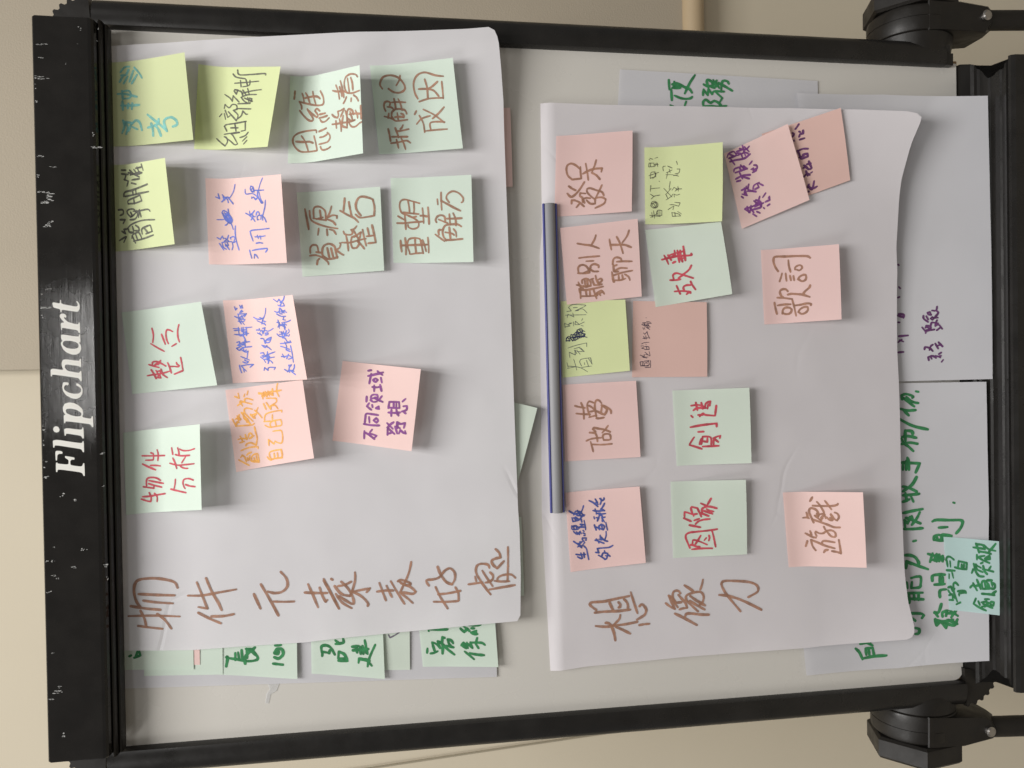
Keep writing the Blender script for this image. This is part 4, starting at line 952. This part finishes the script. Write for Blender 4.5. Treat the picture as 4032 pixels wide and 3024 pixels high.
    ('B7', 'green', 2.6, '180 63 137 55;130 89 136 127 152 162;156 132 209 120 239 116 222 155 182 189 249 171 236 204;282 242 289 222 236 214 189 216 129 208;249 171 222 216 169 265 119 326;230 322 256 307 269 271 236 278 203 296 190 322 206 255;151 431 111 479 75 520;134 480 122 548 116 623;210 405 237 428 217 446 181 450 210 412;238 462 184 467;224 474 185 512 241 496;238 496 239 550 236 611 216 641;285 568 232 550;232 546 185 573;211 432 218 474;374 409 341 443 371 473 397 441;378 473 351 495;378 517 378 544;355 566 335 510 318 543 322 574;331 517 338 565;410 496 408 550 415 612;363 90 350 92;366 107 362 188 366 279'),
    ('M7', 'pen', 0.68, '146 55 97 66;88 57 97 157;175 132 118 150 61 164;111 62 86 196 33 288;84 220 88 337;142 198 98 220;142 198 168 223 174 325;169 301 106 341;131 253 109 256;153 277 92 298;174 325 110 338;192 89 248 82 215 153 264 147 262 179;279 139 291 212;249 170 243 257 281 219;255 179 218 209;290 68 312 165 329 288 290 287;282 203 243 257;264 147 228 170;498 41 540 38 510 99 502 41;538 92 540 124 524 75;550 141 508 143;521 160 556 165 519 212 521 164;519 204 544 270;580 251 556 238;511 228 503 256;594 69 628 78 598 151;620 49 617 293;640 136 598 147;656 67 661 120 696 88 723 139 716 285 705 285 660 169 678 251 634 306;692 146 694 195;660 165 662 210'),
    ('M7', 'navy', 0.89, '388 50 407 87 356 126 409 168 426 112 385 95 361 158 421 209 451 178 411 128 369 143 380 199 434 233 471 195 437 169 386 207 404 264 441 233 423 177 382 159;367 54 358 94 400 71 381 54 360 49 371 110;464 178 480 227 454 250 435 209 457 186;427 233 417 276 390 255 407 216;420 104 425 273;384 127 411 272;398 111 398 240 385 295;470 211 446 274;386 79 407 208 390 143;437 161 447 250'),
    ('M1', 'brown', 2.06, '340 168 379 124 434 108 475 117 491 155 470 203 436 240;453 246 399 249 344 258;340 168 344 258;481 298 403 314 325 327;388 273 415 337 426 403 424 460 392 453;505 400 461 388 404 364;391 358 364 404 323 440;279 135 254 169 237 203;211 121 177 166 228 232 307 287;114 166 145 167 141 200 118 248 79 289;76 216 109 244;120 277 161 271 181 247 208 251 200 303;114 295 148 276 158 313 151 351;136 314 101 352 98 399 134 398 151 407 152 464 131 502 91 483 57 400;269 462 213 435 143 398;168 482 202 463 224 406 246 349 244 317 213 317 174 351 139 394'),
    ('M6', 'red', 2.18, '453 132 461 195 468 293 458 417 473 427;493 159 451 177 401 191;489 199 437 224;487 215 497 257 459 243;528 269 471 269;407 236 416 262;524 297 467 300 406 300;520 324 456 323 405 331;556 360 499 360 413 360;501 289 508 353;435 296 442 360;241 184 233 236 234 284;243 221 284 219 300 246 290 284 226 409;356 411 316 382 283 330 248 270;123 213 114 292 93 367;176 240 108 259 90 265;116 308 149 304 165 330 161 376;197 381 159 392 109 416;76 326 92 351 81 366'),
    ('M2', 'pencil', 0.8, '88 47 77 158;135 88 59 98;116 68 68 77;68 57 106 129;78 113 135 129 134 174 86 173 82 118;130 134 82 133;132 154 84 153;183 59 217 69 226 100 206 130 173 129 159 99 169 69 188 59;183 74 207 79 212 105 188 119 169 104 178 79;202 64 216 115 168 124 164 84;202 89 178 109;250 65 278 100 287 155;298 55 274 95;327 56 384 62;351 61 355 101 358 156;425 147 420 152;451 57 508 63 517 104 469 113 456 63;451 83 488 113 512 103;480 43 511 143;566 39 604 45 603 95 570 99 566 39;604 60 570 59;632 55 642 45;641 85 651 55;651 105 659 135;574 109 603 119;569 134 602 129;589 95 588 139;73 280 111 275 93 340 73 359 73 280;110 303 71 308;117 331 92 368;141 237 159 266 172 294 139 285;188 256 186 294 169 341 201 355 209 304;237 218 268 266 291 285;294 214 246 238;352 195 263 276;416 258 340 248;294 219 349 267;329 276 356 295 340 323;261 299 290 295 279 323 286 350;336 314 337 369;363 332 316 337;318 304 344 342;485 216 481 277 462 342;446 220 503 235;524 192 562 187 570 212;503 221 528 278;569 235 547 278;540 249 501 259;489 305 495 342 532 352 534 324;611 320 577 329;471 291 477 333'),
    ('M4', 'darkpurple', 2.36, '701 323 718 344 737 361;664 354 656 362;612 346 633 359 632 387 661 391;582 346 580 393;634 284 653 301 672 290;596 292 586 293;477 316 480 363 464 408;441 320 391 331 388 368 387 396 418 396 423 354;407 314 410 362;481 307 446 320;290 334 289 362 257 381;315 347 273 379;336 398 259 415;314 376 310 413;201 330 219 361 199 387;251 357 197 367;215 399 219 414;263 377 253 404;92 351 55 394 59 438;122 418 55 394 45 383;100 357 53 374;41 351 36 353;107 363 82 350'),
    ('M3', 'purple', 1.98, '170 78 118 125 176 154;172 84 163 161 168 252;182 110 122 115;208 197 167 229 225 268;152 191 152 291;93 152 56 186;100 199 73 230;124 239 143 266 174 209;205 296 232 337;109 278 96 286;177 353 187 367 154 363 154 313;111 323 115 351;133 164 120 249;209 219 173 264 125 261;149 146 103 166;298 75 277 92;318 87 284 140 324 123;355 92 350 171;361 128 301 133;379 185 332 166 284 241;323 151 296 223;317 218 349 238 354 301;310 238 312 283 353 279;345 298 312 333;371 154 317 115;480 59 483 142 460 227;521 118 457 134;474 139 429 206;454 63 447 108;553 57 578 82 563 189;539 70 529 213;565 131 531 144;562 165 528 178;567 178 525 212;556 244 575 284;505 251 508 281;532 294 516 322 490 314 492 270;472 259 474 304;587 150 537 181;661 42 655 99 633 210 648 284;679 59 615 87;713 21 740 53 737 113 691 134 696 40;727 61 690 110;712 129 692 182 649 192;725 145 719 214;740 185 707 245 721 295;754 224 693 229;697 219 660 265;687 145 685 226 655 229;737 243 673 281'),
    ('M5', 'brown', 2.15, '589 156 569 226 554 288 517 365;650 343 612 328 565 297;445 160 446 224 441 363;406 229 401 301;297 136 290 196 288 252;296 144 348 144 373 171 368 210 337 240 291 256;327 259 299 293 293 341;326 263 357 273 369 306 352 345 332 347;294 196 311 262;132 147 124 223 139 378;49 144 124 146;141 139 101 144;68 153 61 218 58 315;118 202 62 206;118 243 62 243;122 280 28 305;83 309 101 359 66 385;89 326 55 347;65 292 84 366;184 114 171 154 141 176;209 133 147 156;193 172 225 175 236 216 209 250 168 255 153 209 169 178;222 199 166 202;227 223 163 226;160 186 160 258;214 275 164 291;253 310 209 318 167 339;164 291 160 331 163 367;208 326 220 359 202 374 182 349 192 325;223 263 228 288;594 472 546 477 490 485;538 477 531 539 521 618 490 679;609 544 543 572 441 597;657 669 604 646 544 595;347 488 394 499 409 531 393 570 368 577;347 488 330 502 335 527;366 529 363 592 352 679;327 494 275 499 270 539;275 499 300 556 291 628;237 489 254 578 262 678;270 475 174 485;206 479 173 492;188 501 182 549 192 606;231 540 183 541;230 576 186 582;236 601 204 639 171 649'),
    ('M8', 'pen2', 0.72, '152 78 111 86 118 121 152 113 152 78;152 103 118 103;97 128 97 184 166 184;139 128 159 163 125 170 111 135;159 120 166 170;138 142 138 156;114 86 111 163;201 99 190 148;221 78 201 120;214 106 194 113;228 120 201 120 201 162;228 134 221 155;256 169 214 180;249 127 211 176;290 91 280 126;287 98 304 119 304 161 277 169 276 126;304 140 276 148;311 84 314 112;331 91 345 119 349 168;332 133 325 140;387 104 394 161;407 111 380 126;414 132 380 140;428 153 387 175;442 111 428 125 456 146 428 153;497 103 476 110;497 117 476 125;504 131 477 174;490 146 484 167;524 92 531 110 504 153;545 117 504 124;525 135 511 167 532 152;545 99 539 188;556 138 556 173;539 159 546 181;595 134 594 139;497 153 504 181;517 103 525 160'),
    ('M9', 'brown', 2.27, '534 171 575 146 627 128 671 132 684 161 679 245 675 351 665 455 646 485;639 277 577 281 517 295;538 340 555 338 573 357 579 389 560 406 539 398 527 377 537 353;509 210 470 198 429 182;506 246 430 252;481 287 432 296;475 320 430 326;438 363 462 379 476 406 477 432 451 441 424 430 415 399 432 373 438 363;323 261 344 243 348 215 336 187 308 183 279 196 267 212;265 153 258 218 241 301;289 260 295 295 287 352 278 399 250 466;367 475 343 464 312 426 281 404;216 120 160 128 102 141;186 152 191 215 189 283;230 303 164 317 67 333;174 328 178 385 186 437 180 474 166 476;99 200 138 207 159 236 153 274 132 292 99 277 91 239 105 200;105 356 132 373 151 410 149 441 121 446 94 424 83 387 105 356'),
    ('M10', 'brown', 2.17, '545 121 531 165 519 222;571 185 507 206 412 208;468 132 457 208 453 273;426 271 495 251 549 247 580 269 564 315;539 263 520 294 501 312;424 262 433 308 436 336;555 393 583 371 585 339 536 323 473 329 423 334;478 269 483 311;409 335 407 371 412 408;481 340 456 383 439 419 493 445 532 396 470 384;537 392 516 441 482 481 451 484;271 260 267 305 280 315 303 293 316 308 304 357 292 412 267 467;331 450 296 421 262 387;190 224 204 261 212 312 213 373;266 314 229 331 179 335;189 398 226 390 247 409 245 455 222 468 190 461 189 398;179 265 133 277 80 288;153 277 144 377 147 478'),
    ('M11', 'red', 2.25, '204 146 186 201 160 270;212 147 272 190 280 198;207 265 284 284 274 360 204 365;183 279 186 440;238 282 228 327 267 329;195 387 265 398 286 459 263 451;208 249 262 267;265 390 225 434;333 240 334 294;383 164 401 289 412 426 381 425;499 178 483 193;488 263 518 295 501 324 490 415 591 431;552 204 574 244 571 327;600 183 605 253 587 313;629 231 551 243;627 285 564 297;571 320 618 330 639 376 593 366;563 342 609 352;504 248 502 294'),
    ('M12', 'blue2', 1.73, '162 65 151 109 149 165;136 80 112 118 130 130;168 116 114 129;165 147 122 149;95 192 161 183 204 175 234 149;230 87 233 110 215 131;288 51 263 83 259 112;275 113 273 135 251 94 230 132;240 138 264 163 293 142 309 143 305 183 283 181 287 170;382 58 352 90 375 126;349 95 363 131 352 135;374 86 344 118;382 155 370 165;356 153 348 172;331 162 332 173;437 42 402 48 398 105;431 44 432 84 399 93;429 61 402 65;432 90 407 117 431 147;418 118 411 179;476 173 427 181 384 183;443 131 433 175;515 51 477 59 482 117;513 68 490 89;517 85 486 123 525 165 528 183;501 141 462 149;581 27 556 65 541 104;540 70 569 89;574 95 563 151 539 127;552 99 547 156;578 112 522 142;617 178 588 167 558 151;564 140 524 171;531 103 518 176;127 292 102 329 77 361;113 325 143 344 133 387 86 372 78 350;164 356 136 360;114 363 107 385;123 386 104 407;157 267 148 299 192 286 192 336 191 403 206 443;274 270 266 297 244 307;284 282 260 308 236 356;317 324 285 327 272 348;281 310 268 336;300 333 265 364 251 396;349 387 306 384 260 363;424 273 402 280 371 289;401 285 387 318 367 361 399 374 423 343 384 351;371 322 403 319 423 343;435 391 397 396 361 402;501 276 482 280;491 298 490 315 458 307 489 326;499 326 530 340 496 360 448 356;486 353 441 378;485 370 489 387;521 328 523 395;528 301 531 335 509 344;563 270 553 320 553 387;577 293 528 306;623 392 592 373 567 349;572 355 551 386;662 238 637 281 596 323;673 301 651 310 617 325;667 306 639 321 631 292;674 346 652 361 615 347;674 357 651 366 660 390 676 391'),
    ('M13', 'red', 2.22, '92 177 145 156 196 138 228 144 246 182 251 250 258 356 270 459;77 197 81 268 81 346 78 405;256 406 195 421 93 439;119 181 123 201 105 240 98 277;126 204 159 208 170 219 156 270 117 353;125 232 162 259 211 291;162 326 186 346;158 370 185 379 210 374;320 181 307 235 294 290;329 244 355 275 370 331 374 387;365 231 380 282;392 124 374 163 358 197;394 132 444 134 451 148 424 221;424 221 430 261;435 216 480 203 501 212 486 268;486 268 438 289 401 304;407 226 423 232;437 300 405 377;437 317 470 312 492 335 499 390 480 461;534 303 508 357;579 406 516 368;459 328 441 377 426 416;475 359 457 389 448 427'),
    ('M14', 'brown', 2.27, '706 302 686 291 664 277;619 300 617 367 619 477 631 522 642 530;659 340 620 368 554 399;671 413 633 438 583 468;448 297 496 279 552 261 585 269 594 290 575 330 530 352;549 234 524 241 495 242;496 195 498 236 490 257;479 288 457 348 431 417 404 481 403 535;518 311 491 340 469 369;541 333 508 341 518 316;508 341 530 357 542 398;497 370 531 402 492 410;474 359 492 385;504 421 476 444 471 469 494 475 532 458;499 451 477 459;538 460 488 490 472 514 506 531 539 522 553 496;338 209 318 246 299 277 294 308;361 257 338 264 310 267;311 317 339 305 356 312 339 341 340 377 358 403 369 424 370 459 349 488 315 491 304 476 314 446 353 418 380 399 408 388;259 223 231 213 206 203;271 259 209 271 164 298;271 262 241 330 212 395 189 475;228 360 256 367 262 398 250 478;173 413 166 388 146 374;277 519 204 526 137 531;160 451 153 493 142 528'),
    ('C1', 'green', 2.61, '147 345 89 314 60 376 34 460;150 447 155 502;120 372 86 388;113 406 129 468 86 484 69 410;100 423 70 534;99 512 129 518 128 552 93 545 99 512;72 444 117 490;203 415 206 493 205 558;215 537 244 576;255 283 283 313;303 320 233 361;342 366 252 406;269 329 297 408;259 429 317 420 341 454 305 496 262 505 254 428;331 453 262 462;323 480 264 484;348 481 353 535;268 522 272 560 312 566 328 529 295 539;406 309 447 328;503 336 421 359 384 395 384 444;500 363 451 371 428 435;503 341 470 416;515 418 527 440;493 443 440 457 413 483;457 437 453 490 444 554;496 529 454 501;600 379 551 376;577 388 548 451 529 514;582 399 598 464;568 463 603 517 569 521 559 468;674 340 672 404 667 467;714 374 661 393 627 402;710 384 705 448 667 467;637 402 634 476 624 533;707 463 671 509 659 586;732 589 685 551 647 513;513 4 549 24 556 60 529 106;519 15 454 21;511 56 452 57;413 4 415 108;398 70 339 83;375 32 330 27;450 111 440 181 441 249;441 249 506 259 518 163 443 146;486 196 446 193;488 224 443 216;234 4 247 44 203 59;204 4 176 25;155 10 168 55 108 56;105 5 109 62;198 64 230 92;97 111 189 76 269 77 291 104 268 138;203 127 214 211 196 228 184 149 159 141;66 96 90 152;176 31 130 83'),
]
for (nid, colour, sid, quad, eps, lift, twist, group, label) in NOTES:
    tr, tl, bl, br = [(a / 10, b / 10) for a, b in quad]

    def xz(s, t):
        x = (1 - t) * ((1 - s) * tl[0] + s * tr[0]) + t * ((1 - s) * bl[0] + s * br[0])
        z = (1 - t) * ((1 - s) * tl[1] + s * tr[1]) + t * ((1 - s) * bl[1] + s * br[1])
        return x, z

    def place(px, py, l):
        s, t = px / SIZE, py / SIZE
        x, z = xz(s, t)
        g = fold(cl(t)) / FOLD1
        bow = 0.5 * math.sin(math.pi * cl(s)) * g
        return B(x, z, depth(sid, x, z) + eps + lift * g * (1 + twist * (s - 0.5)) + bow + l)
    G1, G2 = 12, 26
    v, f, uv = [], [], []
    for j in range(G2 + 1):
        for i in range(G1 + 1):
            v.append(place(SIZE * i / G1, SIZE * j / G2, 0))
    for j in range(G2):
        for i in range(G1):
            a = j * (G1 + 1) + i
            f.append((a, a + G1 + 1, a + G1 + 2, a + 1))
    o = mesh('sticky_note', v, f, M[colour])
    tag(o, label, 'sticky note', group)
    for n2, inkn, wd, txt in NOTE_INK:
        if n2 == nid:
            v, f = ribbons(unpack(txt), wd, place)
            mesh('handwriting', v, f, M['ink_' + inkn], o, smooth=False)

# ------------------------------------------------------------------ magnetic bar over the lower sheet's top edge
(mx0, mz0), (mx1, mz1) = [[174.4, -400.1], [-127.6, -403.3]]
ma = math.atan2(mz1 - mz0, mx1 - mx0)
ml = math.hypot(mx1 - mx0, mz1 - mz0)


def magpart(name, prof, parent, mat):
    v, f = [], []
    n = len(prof)
    for q in (0.0, 0.0015, 0.9985, 1.0):
        for (h, d) in prof:
            k = 0.94 if q in (0.0, 1.0) else 1
            x = mx0 + (mx1 - mx0) * q - math.sin(ma) * h
            z = mz0 + (mz1 - mz0) * q + math.cos(ma) * h
            v.append(B(x, z, 8.0 + d * k))
    for k in range(3):
        for i in range(n):
            j = (i + 1) % n
            f.append((k * n + i, k * n + j, (k + 1) * n + j, (k + 1) * n + i))
    f.append(tuple(range(n))[::-1])
    f.append(tuple(3 * n + i for i in range(n)))
    o = mesh(name, v, f, mat, parent)
    o.data.set_sharp_from_angle(angle=math.radians(40))
    return o
mag = empty('magnet_bar', B((mx0 + mx1) / 2, (mz0 + mz1) / 2, 8.0))
tag(mag, 'long grey magnetic bar with blue edges holding the lower sheet', 'magnet bar')
arc = [(5.2 * math.cos(math.radians(a)), 2.2 + 4.2 * math.sin(math.radians(a))) for a in range(0, 181, 15)]
magpart('bar_body', [(5.2, 0.0)] + arc + [(-5.2, 0.0)], mag, M['bar_grey'])
magpart('edge_strip', [(7.1, 0.0), (7.1, 2.8), (6.4, 3.5), (5.3, 3.2), (5.3, 0.0)], mag, M['bar_blue'])
magpart('edge_strip', [(-5.3, 0.0), (-5.3, 3.2), (-6.4, 3.5), (-7.1, 2.8), (-7.1, 0.0)], mag, M['bar_blue'])

# ------------------------------------------------------------------ scraps of torn tape, thin cable down the wall
TAPES = [
    ('small white scrap of torn tape on the board left of the mint notes', [(-279.2, -124.5), (-279.5, -135.4), (-286.8, -132.1), (-289.4, -127.1), (-298.3, -124.9), (-297.7, -121.8), (-289.1, -122.9), (-284.9, -125.8)]),
    ('tiny white scrap of tape beside the right rail above the upper sheet', [(331.6, -131.0), (331.9, -143.6), (329.8, -142.1), (330.0, -133.8)]),
]
for label, poly in TAPES:
    v = [B(x, z, 0.5 + 0.3 * noise.noise(Vector((x * .1, z * .1, 0)))) for x, z in poly]
    o = mesh('tape_scrap', v, [tuple(range(len(v)))], M['tape'], smooth=False)
    tag(o, label, 'tape', 'torn tape on the whiteboard')
(cx0, cz0), (cx1, cz1) = [[-560.1, -721.6], [-604.2, -17.0]]
mb = MB()
pts = []
for k in range(25):
    t = k / 24
    pts.append(B(cx0 + (cx1 - cx0) * t + 1.0 * math.sin(3.1 * t), cz0 + (cz1 - cz0) * t, WALL_D + 3))
for a, b in zip(pts, pts[1:]):
    mb.tube(a, b, 0.0015, 10)
tag(mb.build('cable', M['cable']), 'thin dark cable running slanted down the cream wall left of the flipchart', 'cable')
